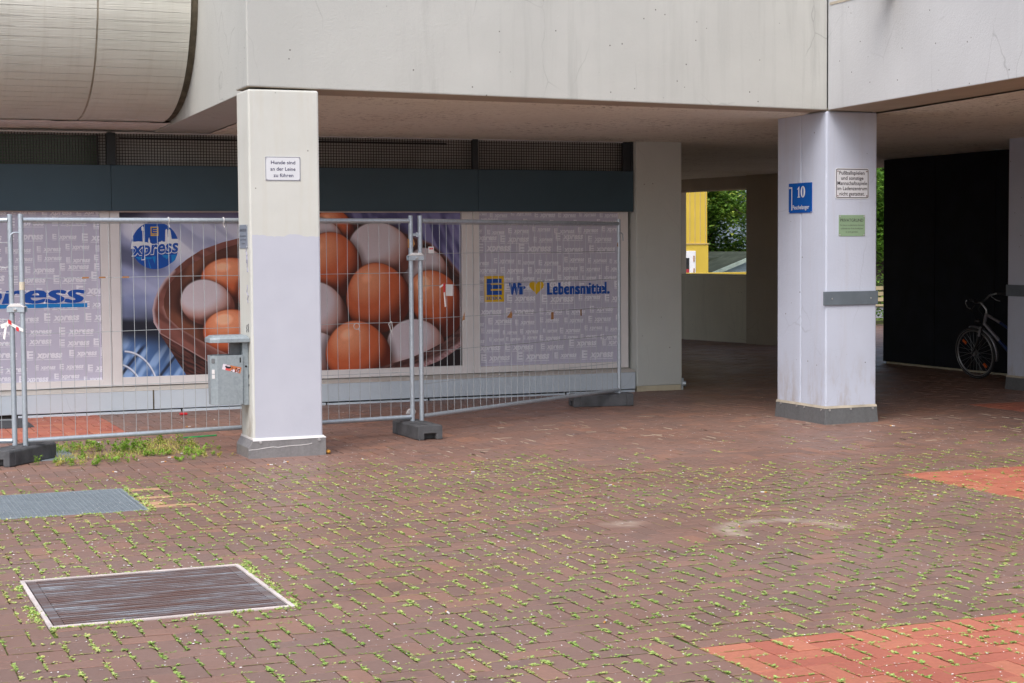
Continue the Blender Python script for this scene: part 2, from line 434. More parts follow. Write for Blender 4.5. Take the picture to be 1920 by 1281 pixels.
def galvanised(name, base=(0.44, 0.5, 0.56), rough=0.42, metal=0.55, rust=0.0):
    q = NT(name)
    v = q.n('TexVoronoi'); v.inputs['Scale'].default_value = 55; q.l(q.tc.outputs['Object'], v.inputs['Vector'])
    sp = q.n('SeparateColor'); q.l(v.outputs['Color'], sp.inputs[0])
    n = q.math('ADD', q.math('MULTIPLY', sp.outputs[0], 0.16), q.math('ADD', q.math('MULTIPLY', q.noise(6, q.mapped((1, 1, 0.22)), detail=6, rough=0.65), 0.56), q.math('MULTIPLY', q.noise(30, q.mapped((1, 1, 0.12)), detail=4), 0.28)))
    c = q.ramp(n, [(0.25, tuple(x*0.78 for x in base)), (0.5, base), (0.75, tuple(min(1, x*1.18) for x in base))])
    if rust: c = q.mix(q.ramp(q.noise(3.5, detail=6, rough=0.7), [(0.62, 0.0), (0.7, rust)]), c, (0.2, 0.08, 0.035))
    q.color(c)
    q.bump(q.noise(40), 0.08, 0.004)
    return q.done(q.ramp(n, [(0.2, rough+0.12), (0.8, rough-0.08)]), metal, 0.5)
M['galv'] = galvanised('galvanised_steel')
M['wire'] = galvanised('galvanised_wire', (0.45, 0.49, 0.52), 0.45, 0.5, 0.25)
M['bin'] = galvanised('galvanised_bin', (0.32, 0.37, 0.4), 0.48, 0.45)
M['zinc_dark'] = galvanised('zinc_sheet', (0.17, 0.18, 0.19), 0.5, 0.4, 0.12)
M['zinc_light'] = galvanised('steel_sheet', (0.27, 0.268, 0.275), 0.45, 0.45, 0.05)
M['grid_steel'] = galvanised('grid_steel', (0.27, 0.315, 0.35), 0.55, 0.3)
def grate_steel():
    q = NT('grate_steel')
    n = q.noise(1.6, q.mapped((1.0, 9, 1)), detail=7, rough=0.72)
    c = q.ramp(n, [(0.33, (0.17, 0.085, 0.065)), (0.5, (0.2, 0.15, 0.145)), (0.6, (0.3, 0.31, 0.34)), (0.7, (0.52, 0.58, 0.64))])  # rusty brown; the blue-grey upper stops paint in a sky sheen
    q.color(c); q.bump(q.noise(70), 0.3, 0.004)
    return q.done(0.42, 0.45, 0.5)
M['grate'] = grate_steel()
M['rubber'] = plain('recycled_rubber', (0.075, 0.078, 0.085), 0.8, var=0.35, vs=7, bump=0.35, bs=50)
M['rim_white'] = plain('weathered_white', (0.58, 0.52, 0.5), 0.7, var=0.2, vs=6)
M['pit'] = plain('pit_dirt', (0.012, 0.011, 0.01), 0.95)
M['fascia_panel'] = plain('blue_grey_panel', (0.032, 0.068, 0.095), 0.5, var=0.08, vs=2, spec=0.5)
M['dark_post'] = plain('dark_metal', (0.02, 0.026, 0.032), 0.5)
M['mesh'] = plain('dark_mesh', (0.028, 0.025, 0.024), 0.6)
M['cavity'] = plain('cavity_board', (0.52, 0.52, 0.50), 0.9, var=0.2, vs=1.5)
M['dark_void'] = plain('dark_void', (0.02, 0.018, 0.016), 0.9)
M['green_reflection'] = plain('green_reflection', (0.025, 0.05, 0.022), 0.12, var=0.5, vs=1.3, spec=0.6)  # green reflection in the fanlight painted as the glass colour
M['frame_white'] = plain('white_window_frame', (0.76, 0.735, 0.74), 0.45, var=0.04)
M['black_clad'] = plain('black_cladding', (0.007, 0.008, 0.013), 0.62, var=0.45, vs=3, spec=0.12)
M['joint_dark'] = plain('mossy_joint', (0.1, 0.085, 0.06), 0.95, var=0.4, vs=12, bump=0.6, bs=40)
M['joint_mid'] = plain('joint_sealant', (0.42, 0.38, 0.31), 0.9, var=0.2, vs=8)
M['band'] = plain('blue_grey_band', (0.13, 0.16, 0.19), 0.5, var=0.12, vs=6)
M['sign_white'] = plain('enamel_white', (0.64, 0.66, 0.70), 0.3, var=0.02)
M['sign_black'] = plain('sign_black', (0.025, 0.02, 0.03), 0.4)
M['sign_navy'] = plain('sign_navy', (0.03, 0.03, 0.09), 0.4)
M['sign_blue'] = plain('enamel_blue', (0.008, 0.085, 0.36), 0.22, var=0.1)
M['sign_green'] = plain('sign_green', (0.25, 0.37, 0.24), 0.4, var=0.06)
M['sign_grey'] = plain('sign_blue_grey', (0.2, 0.24, 0.3), 0.35, var=0.06)
M['screw'] = plain('screw_metal', (0.55, 0.55, 0.56), 0.35, 0.6)
M['screw_red'] = plain('screw_brown', (0.22, 0.12, 0.12), 0.5)
M['logo_yellow'] = plain('print_yellow', lin(226, 184, 20), 0.4, var=0.02)
M['logo_blue'] = plain('print_blue', lin(8, 78, 172), 0.4, var=0.02)
M['logo_light'] = plain('print_light_blue', lin(10, 128, 205), 0.4, var=0.02)
M['print_white'] = plain('print_white', lin(228, 232, 240), 0.4, var=0.02)
M['print_pale'] = plain('print_pale_lilac', lin(236, 236, 247), 0.4, var=0.03)
M['print_bg'] = plain('print_lilac', lin(195, 193, 213), 0.38, var=0.03, vs=1)
M['orange_lens'] = plain('orange_lens', (0.6, 0.1, 0.015), 0.25)
M['tape_red'] = plain('tape_red', (0.6, 0.03, 0.04), 0.4)
M['tape_white'] = plain('tape_white', (0.8, 0.78, 0.76), 0.5)
M['tape_brown'] = plain('tape_brown', (0.33, 0.16, 0.06), 0.4)
M['paper'] = plain('paper_white', (0.62, 0.61, 0.61), 0.8)
M['tyre'] = plain('tyre', (0.022, 0.022, 0.024), 0.75)
M['alu'] = plain('aluminium', (0.4, 0.41, 0.43), 0.32, 0.8)
M['bike_black'] = plain('bike_black', (0.015, 0.015, 0.018), 0.35)
M['bike_silver'] = plain('bike_silver', (0.26, 0.26, 0.3), 0.28, 0.5)
M['bike_blue'] = plain('bike_blue', (0.02, 0.04, 0.13), 0.3, 0.3)
M['yellow_clad'] = plain('yellow_cladding', (0.62, 0.44, 0.055), 0.6, var=0.06, vs=1)
M['white_door'] = plain('white_door', (0.78, 0.78, 0.8), 0.4, var=0.03)
M['grey_render'] = plain('grey_render', (0.3, 0.37, 0.43), 0.9, var=0.2, vs=0.8, bump=0.5, bs=12)
M['shed_wall'] = plain('shed_wall', (0.42, 0.52, 0.55), 0.8)
M['shed_roof'] = plain('shed_roof', (0.07, 0.085, 0.06), 0.85, var=0.4, vs=3)
M['shed_trim'] = plain('shed_trim', (0.45, 0.55, 0.48), 0.7, var=0.25, vs=5)
M['tan_paint'] = plain('tan_paint', (0.55, 0.47, 0.36), 0.85, var=0.08)
M['ochre'] = plain('ochre_paint', (0.5, 0.37, 0.17), 0.85, var=0.08)
M['bench_wood'] = plain('bench_slat', (0.5, 0.42, 0.25), 0.7)
M['glass_dark'] = plain('dark_glass', (0.02, 0.022, 0.025), 0.1, spec=0.6)
M['red_cloth'] = plain('red_cloth', (0.4, 0.03, 0.04), 0.8)
M['petal'] = plain('petal_white', (0.8, 0.78, 0.78), 0.8)
M['butt_orange'] = plain('filter_orange', (0.55, 0.28, 0.08), 0.8)
M['green_plastic'] = plain('green_plastic', (0.02, 0.35, 0.1), 0.4)
M['asphalt'] = plain('asphalt', (0.2, 0.2, 0.22), 0.85, var=0.2)

# ------------------------------------------------------------------ lettering
_tx = {}
def glyphs(s, size=1.0, bold=0.0, shear=0.0, align='CENTER', space=1.0, lines=1.0):
    """outline lettering as flat polygons (x, y), origin on the first base line"""
    key = (s, size, bold, shear, align, space, lines)
    if key not in _tx:
        cu = bpy.data.curves.new('lettering', 'FONT')
        cu.body = s; cu.size = size; cu.offset = bold; cu.shear = shear
        cu.align_x = align; cu.space_character = space; cu.space_line = lines
        cu.resolution_u = 3; cu.fill_mode = 'FRONT'
        o = bpy.data.objects.new('lettering', cu)
        me = bpy.data.meshes.new_from_object(o)
        vs = [(v.co.x, v.co.y) for v in me.vertices]
        fs = [tuple(p.vertices) for p in me.polygons]
        bpy.data.objects.remove(o); bpy.data.curves.remove(cu); bpy.data.meshes.remove(me)
        _tx[key] = (vs, fs)
    return _tx[key]
def put_text(mb, s, fn, ox, oy, size, fitw=None, xs=1.0, m=0, rot=0, **kw):
    """fn(a, b) -> 3-D point on the sign; fitw squeezes the line to that width"""
    vs, fs = glyphs(s, 1.0, **kw)
    xsn = [v[0] for v in vs]
    sx = size*xs
    if fitw: sx = fitw/(max(xsn)-min(xsn))
    mid = 0.5*(max(xsn)+min(xsn)) if kw.get('align', 'CENTER') == 'CENTER' else (min(xsn) if kw.get('align') == 'LEFT' else max(xsn))
    ca, sa = math.cos(rot), math.sin(rot)
    out = []
    for x, y in vs:
        a, b = (x-mid)*sx, y*size
        out.append(fn(ox+a*ca-b*sa, oy+a*sa+b*ca))
    mb.add(out, fs, m)
def stamp_text(mb, s, yw, ox, oy, size, spread, n=3, **kw):
    """heavy lettering: the same word laid n times, side by side and a hair apart in depth"""
    for k in range(n):
        put_text(mb, s, on_y(yw-0.0004*k), ox+spread*(k/(n-1)-0.5), oy, size, **kw)
def poly(mb, pts, fn, m=0): mb.add([fn(a, b) for a, b in pts], [tuple(range(len(pts)))], m)
def rect(mb, a0, a1, b0, b1, fn, m=0): poly(mb, [(a0, b0), (a1, b0), (a1, b1), (a0, b1)], fn, m)
def disc(mb, a, b, r, fn, n=24, m=0, ry=None): poly(mb, [(a+r*math.cos(2*PI*k/n), b+(ry or r)*math.sin(2*PI*k/n)) for k in range(n)], fn, m)
def rrect(a0, a1, b0, b1, r, n=5):
    out = []
    for cx, cy, s in ((a1-r, b1-r, 0), (a0+r, b1-r, 1), (a0+r, b0+r, 2), (a1-r, b0+r, 3)):
        out += [(cx+r*math.cos(PI/2*(s+k/n)), cy+r*math.sin(PI/2*(s+k/n))) for k in range(n+1)]
    return out
def on_y(y): return lambda a, b: (a, y, b)
def clip(o, planes):
    """trim a mesh object to half-spaces (point, outward normal)"""
    bm = bmesh.new(); bm.from_mesh(o.data)
    for co, no in planes:
        bmesh.ops.bisect_plane(bm, geom=bm.verts[:]+bm.edges[:]+bm.faces[:], plane_co=co, plane_no=no, clear_outer=True)
    bm.to_mesh(o.data); bm.free()

# ------------------------------------------------------------------ ground
HOLES = []                         # rectangles kept free of brown clinker
GRATE = (0.945, 2.100, 7.890, 9.080)
MAT = (-1.6, 2.010, 11.255, 12.345)
RED = [(3.465, 7.4, 2.5, 6.365), (7.5, 10.2, 7.9, 10.62), (1.2, 2.70, 15.75, 18.05), (11.45, 13.4, 13.6, 14.98)]
PLATE = (0.9, 1.975, 14.28, 15.2)
def sub_rect(r, h):
    """rectangle r minus rectangle h as up to four rectangles"""
    x0, x1, y0, y1 = r; a0, a1, b0, b1 = h
    if x1 <= a0 or x0 >= a1 or y1 <= b0 or y0 >= b1: return [r]
    out = []
    if x0 < a0: out.append((x0, a0, y0, y1))
    if x1 > a1: out.append((a1, x1, y0, y1))
    m0, m1 = max(x0, a0), min(x1, a1)
    if y0 < b0: out.append((m0, m1, y0, b0))
    if y1 > b1: out.append((m0, m1, b1, y1))
    return [q for q in out if q[1]-q[0] > 0.018 and q[3]-q[2] > 0.018]
def far_sheet():
    mb = MB()
    g = GRATE
    for r in sub_rect((-90, 150, -60, 200), (g[0]+.02, g[1]-.02, g[2]+.02, g[3]-.02)): mb.quad((r[0], r[2], -.016), (r[1], r[2], -.016), (r[1], r[3], -.016), (r[0], r[3], -.016))
    return tag(mb.build('ground', M['far_paving']), kind='structure')
far_sheet()
mb = MB()
for r in sub_rect((-6, 26, 3, 34), (GRATE[0]+.02, GRATE[1]-.02, GRATE[2]+.02, GRATE[3]-.02)): mb.quad((r[0], r[2], -.0085), (r[1], r[2], -.0085), (r[1], r[3], -.0085), (r[0], r[3], -.0085))
tag(mb.build('joint_sand', M['sand']), kind='structure')

def and_rect(r, h):
    q = (max(r[0], h[0]), min(r[1], h[1]), max(r[2], h[2]), min(r[3], h[3]))
    return [q] if q[1]-q[0] > 0.018 and q[3]-q[2] > 0.018 else []
def near_view(x, y):
    d = Vector((x, y, 0)) - CAM
    f = d.dot(fwd)
    if f < 3: return False
    px = 960 + F_PX*d.dot(RT)/f
    return -700 < px < 2600
JOINTS = []                        # (x, y, direction, length)
def lay(mb, r, gap=0.0032, ch=0.004, tint=None, z=0.0):
    x0, x1, y0, y1 = r
    cx, cy = (x0+x1)/2, (y0+y1)/2
    hx, hy = (x1-x0)/2-gap, (y1-y0)/2-gap
    if hx < 0.006 or hy < 0.006: return
    t = random.random() if tint is None else tint
    # gentle waves of an old pavement, then each stone's own seat
    zz = z + random.gauss(0, 0.0009)
    ax, ay = random.gauss(0, 0.008), random.gauss(0, 0.008)
    rot = random.gauss(0, 0.006)
    c, s = math.cos(rot), math.sin(rot)
    def P(u, v, dz): return (cx+u*c-v*s, cy+u*s+v*c, zz+dz+ax*u+ay*v)
    ch = min(ch, hx*0.5, hy*0.5)
    v = [P(-hx, -hy, -0.008), P(hx, -hy, -0.008), P(hx, hy, -0.008), P(-hx, hy, -0.008),
         P(-hx, -hy, -0.002), P(hx, -hy, -0.002), P(hx, hy, -0.002), P(-hx, hy, -0.002),
         P(-hx+ch, -hy+ch, 0), P(hx-ch, -hy+ch, 0), P(hx-ch, hy-ch, 0), P(-hx+ch, hy-ch, 0)]
    mb.add(v, [(0, 1, 5, 4), (1, 2, 6, 5), (2, 3, 7, 6), (3, 0, 4, 7), (4, 5, 9, 8), (5, 6, 10, 9), (6, 7, 11, 10), (7, 4, 8, 11), (8, 9, 10, 11)], 0, t)
    JOINTS.append((x0, y0, 0, x1-x0)); JOINTS.append((x0, y0, 1, y1-y0))
B = 0.12
BUFF = [(2.03, 2.27, 12.20, 12.30), (2.03, 2.27, 11.78, 11.88), (2.03, 2.16, 11.46, 11.62), (2.06, 2.36, 11.36, 11.46)]
mb = MB(); holes = [GRATE, MAT] + RED + [PLATE] + BUFF
n0 = int(3.5/B)
for j in range(int(4.2/B), int(31/B)):
    for i4 in range(-20, 60):
        for kind in (0, 1):
            i = i4*4 + (j % 4)
            if kind == 0: r = (i*B, (i+2)*B, j*B, (j+1)*B)
            else: r = ((i+2)*B, (i+3)*B, (j-1)*B, (j+1)*B)
            cx, cy = (r[0]+r[1])/2, (r[2]+r[3])/2
            if not near_view(cx, cy) or cx > 25.5 or cx < -5.5: continue
            if cy > 18.4 and cx < 9.0: continue
            if cx > 14.5 and 13 < cy < 20.7: continue
            rs = [r]
            for h in holes: rs = [q for p in rs for q in sub_rect(p, h)]
            for q in rs: lay(mb, q)
tag(mb.build('pavement', M['paver']), kind='structure')
mb = MB()
for R_ in RED:                     # pairs of stones, turned by turns
    for a in range(int((R_[1]-R_[0])/0.236)+2):
        for b in range(int((R_[3]-R_[2])/0.236)+2):
            x, y = R_[0]+a*0.236, R_[3]-(b+1)*0.236
            if not near_view(x, y): continue
            for k in (0, 1):
                r = (x, x+0.236, y+k*0.118, y+(k+1)*0.118) if (a+b) % 2 == 0 else (x+k*0.118, x+(k+1)*0.118, y, y+0.236)
                for q in and_rect(r, R_): lay(mb, q)
tag(mb.build('red_pavement', M['red_paver']), kind='structure')
mb = MB()
for r in BUFF: lay(mb, r)
tag(mb.build('buff_pavement', M['buff']), kind='structure')

# weeds in the joints: small leaf clumps, one mesh
def vnoise(x, y, s, seed):
    def h(i, j): return (math.sin(i*127.1+j*311.7+seed*74.7)*43758.5453) % 1.0
    x, y = x/s, y/s; i, j = math.floor(x), math.floor(y); u, v = x-i, y-j
    u, v = u*u*(3-2*u), v*v*(3-2*v)
    return (h(i, j)*(1-u)+h(i+1, j)*u)*(1-v) + (h(i, j+1)*(1-u)+h(i+1, j+1)*u)*v
class Leaves:
    def __init__(s): s.mb = MB()
    def leaf(s, p, L, W, yaw, pitch, t, fold=0.2):
        d = Vector((math.cos(yaw)*math.cos(pitch), math.sin(yaw)*math.cos(pitch), math.sin(pitch)))
        sd_ = Vector((-math.sin(yaw), math.cos(yaw), 0))*W
        up = d.cross(sd_).normalized()*W*fold
        p = Vector(p)
        s.mb.add([p, p+d*L*0.45+sd_+up, p+d*L, p+d*L*0.45-sd_+up], [(0, 1, 2, 3)], 0, t)
def density(x, y):
    if y > 13.3 and x > 3.2: return 0.0
    d = 0.55*vnoise(x, y, 0.9, 3) + 0.5*vnoise(x, y, 0.28, 5) + 0.6*vnoise(x, y, 2.3, 13)
    d -= 0.23 if y > 8.5 else 0.21
    if any(r[0] < x < r[1] and r[2] < y < r[3] for r in RED[:2]): d *= 0.6
    if y > 12.2: d *= max(0.0, (13.5-y)/1.3)
    if x > 5.6 and y > 11.6: d *= 0.15
    if x > 6.5: d *= 0.8
    return d
lv = Leaves(); ms = MB()
for (x, y, ax, L) in JOINTS:
    cx, cy = x+(L/2 if ax == 0 else 0), y+(L/2 if ax else 0)
    if cy > 14 or L < 0.05: continue
    dd = density(cx, cy)*(1.15 if ax else 0.75)
    if random.random() < dd*3.4+0.04:      # moss filling part of the joint
        f0 = random.uniform(0, 0.45); f1 = random.uniform(0.5, 1.0); p0 = L*f0
        while p0 < L*f1:
            p1 = min(L*f1, p0+random.uniform(0.02, 0.06)); hw = random.uniform(0.0018, 0.0038); tm = min(1, max(0, random.gauss(0.2+0.8*vnoise(cx, cy, 0.5, 9), 0.22)))
            zt = random.uniform(-0.001, 0.0022)
            if ax == 0: ms.quad((x+p0, y-hw, zt), (x+p1, y-hw*0.8, zt), (x+p1, y+hw, zt), (x+p0, y+hw*0.9, zt), t=tm)
            else: ms.quad((x-hw, y+p0, zt), (x+hw, y+p0, zt), (x+hw*0.8, y+p1, zt), (x-hw, y+p1, zt), t=tm)
            p0 = p1+random.choice((0, 0, 0.012))
    if random.random() > dd*2.7: continue
    dist = max(4.0, cy)
    a0 = random.uniform(0, 0.3); a1 = random.uniform(0.55, 1.0)
    n = int(L*(a1-a0)/0.014*(0.95 if ax else 0.6)) + 1
    yel = min(1.15, 0.12+0.85*vnoise(cx, cy, 0.5, 9)**1.2+(0.22 if cy > 8.2 else 0.0))
    for k in range(n):
        f = a0+(a1-a0)*random.random()
        px, py = (x+L*f, y) if ax == 0 else (x, y+L*f)
        big = random.random() < 0.22
        for q in range(random.randint(2, 4) if not big else random.randint(4, 7)):
            l_ = random.uniform(0.007, 0.0125)*(1.65 if big else 1.0)
            t = min(1, max(0, random.gauss(yel*0.72, 0.2)))
            lv.leaf((px+random.gauss(0, 0.0042 if ax == 0 or big else 0.003), py+random.gauss(0, 0.0042 if ax or big else 0.003), random.uniform(-0.002, 0.005)), l_, l_*0.46, random.uniform(0, 2*PI), random.uniform(-0.1, 0.5), t)
# denser fringes along the two gratings
def fringe(x0, y0, x1, y1, n, sp=0.012):
    for k in range(n):
        f = random.random()
        if vnoise(f*3+x0*7, y0*5, 0.2, 4) < 0.35: continue
        px, py = x0+(x1-x0)*f+random.gauss(0, sp), y0+(y1-y0)*f+random.gauss(0, sp)
        for q in range(4):
            l_ = random.uniform(0.008, 0.018)
            lv.leaf((px+random.gauss(0, 0.005), py+random.gauss(0, 0.005), 0), l_, l_*0.45, random.uniform(0, 2*PI), random.uniform(0.0, 1.0), min(1, max(0, random.gauss(0.5, 0.25))))
g = GRATE
fringe(g[0]-0.03, g[2], g[0]-0.03, g[3], 170, 0.015)
fringe(g[1]+0.02, g[2], g[1]+0.02, g[3], 130)
fringe(g[0], g[2]-0.02, g[1], g[2]-0.02, 130, 0.009)
fringe(MAT[1]+0.03, MAT[2], MAT[1]+0.03, MAT[3], 90, 0.02)
fringe(0.9, MAT[2]-0.02, MAT[1], MAT[2]-0.02, 80, 0.008)
tag(lv.mb.build('weeds', M['weed']), kind='stuff')
tag(ms.build('moss', leafmat('joint_moss', (0.13, 0.17, 0.035), (0.24, 0.29, 0.06), (0.4, 0.34, 0.11))), kind='stuff')
# the patch of taller herbs and dry grass under the hoarding fence
hb = Leaves()
def herb(x, y, h, n, t0):
    for k in range(n):
        yaw = random.uniform(0, 2*PI); zz = random.uniform(0, h)
        r = random.uniform(0, 0.5)*h
        l_ = random.uniform(0.012, 0.034)
        hb.leaf((x+math.cos(yaw)*r*0.6, y+math.sin(yaw)*r*0.6, zz*0.8), l_, l_*0.26, yaw+random.gauss(0, 0.4), random.uniform(-0.1, 1.1), min(1, max(0, random.gauss(t0, 0.16))))
for k in range(330):
    x, y = random.uniform(1.75, 3.22), random.uniform(13.75, 15.25)
    edge = max(abs(x-2.62)/0.85, abs(y-14.62)/0.85)
    if x > 3.2 or vnoise(x, y, 0.28, 21) < 0.40+0.2*edge*edge: continue
    dry = vnoise(x, y, 0.3, 33)
    herb(x, y, random.uniform(0.02, 0.075), random.randint(12, 26), 0.35 if dry < 0.55 else 0.85)
for x, y, h, n in ((2.42, 14.62, 0.14, 130), (2.52, 14.75, 0.1, 80), (2.0, 14.2, 0.09, 70), (2.95, 14.95, 0.12, 110), (3.0, 14.75, 0.09, 80), (1.86, 13.83, 0.08, 60), (2.1, 14.0, 0.06, 50), (2.8, 15.1, 0.1, 90), (1.62, 14.02, 0.09, 50), (2.3, 14.45, 0.1, 70)):
    herb(x, y, h, n, 0.3)
for k in range(2600):               # dry blades
    x, y = random.uniform(1.8, 3.1), random.uniform(14.2, 15.2)
    if vnoise(x, y, 0.35, 33) < 0.42: continue
    hb.leaf((x, y, 0), random.uniform(0.03, 0.085), 0.0026, random.uniform(0, 2*PI), random.uniform(0.1, 0.9), random.uniform(0.75, 1))
tag(hb.mb.build('grass', M['herb']), kind='stuff')
# fallen blossom and crumbs
mb = MB()
for k in range(6500):
    y = 5.2 + 13*random.random()**1.1
    x = y*random.uniform(0.05, 0.95)
    if not near_view(x, y): continue
    if y > 14 and random.random() < 0.5: continue
    if vnoise(x, y, 1.1, 51) < 0.33 and random.random() < 0.7: continue
    if 3.25 < x < 3.92 and 13.6 < y < 14.2: continue
    if GRATE[0] < x < GRATE[1] and GRATE[2] < y < GRATE[3]: continue
    r = random.choice((0.0022, 0.003, 0.0036, 0.0046))*random.uniform(0.8, 1.4)*(1.0 if y < 8 else 1.45)
    z0 = 0.0035; a = random.uniform(0, PI); e = random.uniform(0.5, 1)
    mb.add([(x+r*math.cos(a+q*PI/3)*e, y+r*math.sin(a+q*PI/3), z0+random.uniform(0, 0.0025)) for q in range(6)], [(0, 1, 2, 3, 4, 5)])
tag(mb.build('litter', M['petal']), kind='stuff')
# light sand streaks left in joints under the building edge
mb = MB()
for k in range(260):
    x, y = random.uniform(4.2, 12.5), random.uniform(12.4, 15.5)
    if vnoise(x, y, 0.7, 61) < 0.45: continue
    i = math.floor(x/B)*B; j = math.floor(y/B)*B
    L = random.uniform(0.05, 0.2)
    if random.random() < 0.8: mb.box(i-0.0035, i+0.0035, j, j+L, -0.004, 0.0026)
    else: mb.box(i, i+L, j-0.003, j+0.003, -0.004, 0.0026)
tag(mb.build('sand', plain('joint_grit', (0.42, 0.35, 0.27), 0.9)), kind='stuff')

# ------------------------------------------------------------------ the concrete building overhead
def zb(x, y):
    """underside of the concrete: measured levels, it sags a little towards the back"""
    f = 3.049-0.0072*(x-3.3)
    if y < 13.7: return f+0.017*(13.7-y)
    k = min(1.0, (y-13.7)/4.4)
    return f*(1-k)+2.972*k
bld = thing('concrete_building', 'off-white painted concrete upper storey on pillars, overhanging the dim passage and shop front', 'building')
TOPZ = 6.4
def slab(mb, x0, x1, y0, y1, top, nx=1, ny=1, drop=0.0):
    """block with an underside that follows zb"""
    vs, fs = [], []
    xs = [x0+(x1-x0)*i/nx for i in range(nx+1)]; ys = [y0+(y1-y0)*j/ny for j in range(ny+1)]
    for y in ys:
        for x in xs: vs.append((x, y, zb(x, y)-drop))
    o = len(vs)
    for y in ys:
        for x in xs: vs.append((x, y, top))
    W = nx+1
    for j in range(ny):
        for i in range(nx):
            a = j*W+i
            fs.append((a, a+W, a+W+1, a+1)); fs.append((o+a, o+a+1, o+a+W+1, o+a+W))
    for i in range(nx):
        fs.append((i, i+1, o+i+1, o+i)); a = ny*W+i; fs.append((a+1, a, o+a, o+a+1))
    for j in range(ny):
        a = j*W; fs.append((a+W, a, o+a, o+a+W)); a = j*W+nx; fs.append((a, a+W, o+a+W, o+a))
    mb.add(vs, fs)
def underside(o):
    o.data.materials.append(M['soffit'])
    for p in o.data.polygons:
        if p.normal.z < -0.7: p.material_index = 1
# front beam: a front plane that runs from (3.30, 13.68) to (8.965, 13.90)
def fy(x): return 13.68 + (x-3.30)*(13.90-13.68)/(8.965-3.30)
mb = MB()
x0, x1 = 3.30, 8.9716
v = []
for x, yy in ((x0, fy(x0)), (x1, fy(x1)), (x1, fy(x1)+0.57), (x0+0.62, fy(x0)+0.57), (x0+0.62, fy(x0)+0.41), (x0, fy(x0)+0.41)): v.append((x, yy))
n = len(v)
mb.add([(x, y, zb(x, 13.9)) for x, y in v]+[(x, y, TOPZ) for x, y in v],
       [tuple(range(n))[::-1], tuple(range(n, 2*n))]+[(i, (i+1) % n, n+(i+1) % n, n+i) for i in range(n)])
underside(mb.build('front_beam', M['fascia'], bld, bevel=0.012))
# side beam over the right edge of the court: faces left
mb = MB()
slab(mb, 8.972, 9.55, -3.0, 13.897, TOPZ, 1, 8)
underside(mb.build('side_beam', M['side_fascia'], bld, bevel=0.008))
mb = MB()                          # shadow groove near the top of the picture
gz = 4.006
mb.box(8.966, 8.975, 4.0, 13.86, gz-0.012, gz+0.012)
mb.build('groove', M['joint_mid'], bld)
# rear beam running back from the front-left corner
mb = MB()
slab(mb, 3.372, 3.95, 14.092, 18.16, TOPZ, 1, 5, 0.006)
mb.build('rear_beam', M['fascia'], bld, bevel=0.006)
# ceiling: sprayed plaster, hangs 8 mm below the beams' inner edges
mb = MB()
def ceil_patch(x0, x1, y0, y1, nx, ny, rough=0.004):
    vs, fs = [], []
    for j in range(ny+1):
        for i in range(nx+1):
            x, y = x0+(x1-x0)*i/nx, y0+(y1-y0)*j/ny
            vs.append((x, y, zb(x, 13.9)+0.003 if j == 0 and y0 < 14.3 and x0 > 3 and x1 < 9.6 else zb(x, y)-0.012+random.gauss(0, rough*0.3)))
    for j in range(ny):
        for i in range(nx):
            a = j*(nx+1)+i; fs.append((a, a+nx+1, a+nx+2, a+1))
    mb.add(vs, fs, smooth=True)
ceil_patch(3.95, 8.97, 14.20, 18.3, 60, 46)
ceil_patch(8.97, 9.56, 13.93, 18.3, 6, 46)
ceil_patch(9.55, 15.6, 4.0, 18.3, 60, 60)
ceil_patch(9.0, 15.9, 18.3, 29.5, 30, 30)
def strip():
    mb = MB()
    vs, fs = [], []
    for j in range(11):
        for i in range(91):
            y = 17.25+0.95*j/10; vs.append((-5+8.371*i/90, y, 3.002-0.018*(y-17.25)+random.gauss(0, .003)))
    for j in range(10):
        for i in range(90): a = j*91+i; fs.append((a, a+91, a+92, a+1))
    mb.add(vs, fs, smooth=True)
    mb.build('stucco_strip', plain('lit_stucco', (0.74, 0.70, 0.67), 0.95, var=0.12, vs=9, bump=0.8, bs=30), bld)  # pale tone stands for outside light reaching the strip
mb.build('ceiling', M['stucco'], bld)
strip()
# body above the ceiling
mb = MB()
mb.box(3.96, 8.96, 14.5, 18.3, 3.12, TOPZ)
mb.box(9.56, 20.0, -3.0, 18.3, 3.12, TOPZ)
mb.box(9.0, 16.2, 18.303, 29.6, 3.14, TOPZ)
mb.box(-8.0, 8.99, 18.303, 29.6, 3.05, TOPZ)
mb.build('storey_wall', M['fascia'], bld)
# barrel-shaped parapet at the left, cast against boards; its end meets the rear beam
prof = [(15.80, 4.75), (15.79, 4.45), (15.80, 4.20), (15.827, 4.04), (15.866, 3.85), (15.975, 3.614), (16.11, 3.426), (16.31, 3.262), (16.56, 3.138), (16.84, 3.058), (17.12, 3.020), (17.45, 3.004)]
def smooth_prof(p, n=4):
    out = []
    for i in range(len(p)-1):
        a, b, c, d = p[max(i-1, 0)], p[i], p[i+1], p[min(i+2, len(p)-1)]
        for k in range(n):
            t = k/n
            out.append(tuple(0.5*(2*b[q]+(c[q]-a[q])*t+(2*a[q]-5*b[q]+4*c[q]-d[q])*t*t+(3*b[q]-a[q]-3*c[q]+d[q])*t**3) for q in (0, 1)))
    return out+[p[-1]]
PR = smooth_prof(prof)
arc = [0.0]
for i in range(1, len(PR)): arc.append(arc[-1]+math.dist(PR[i], PR[i-1]))
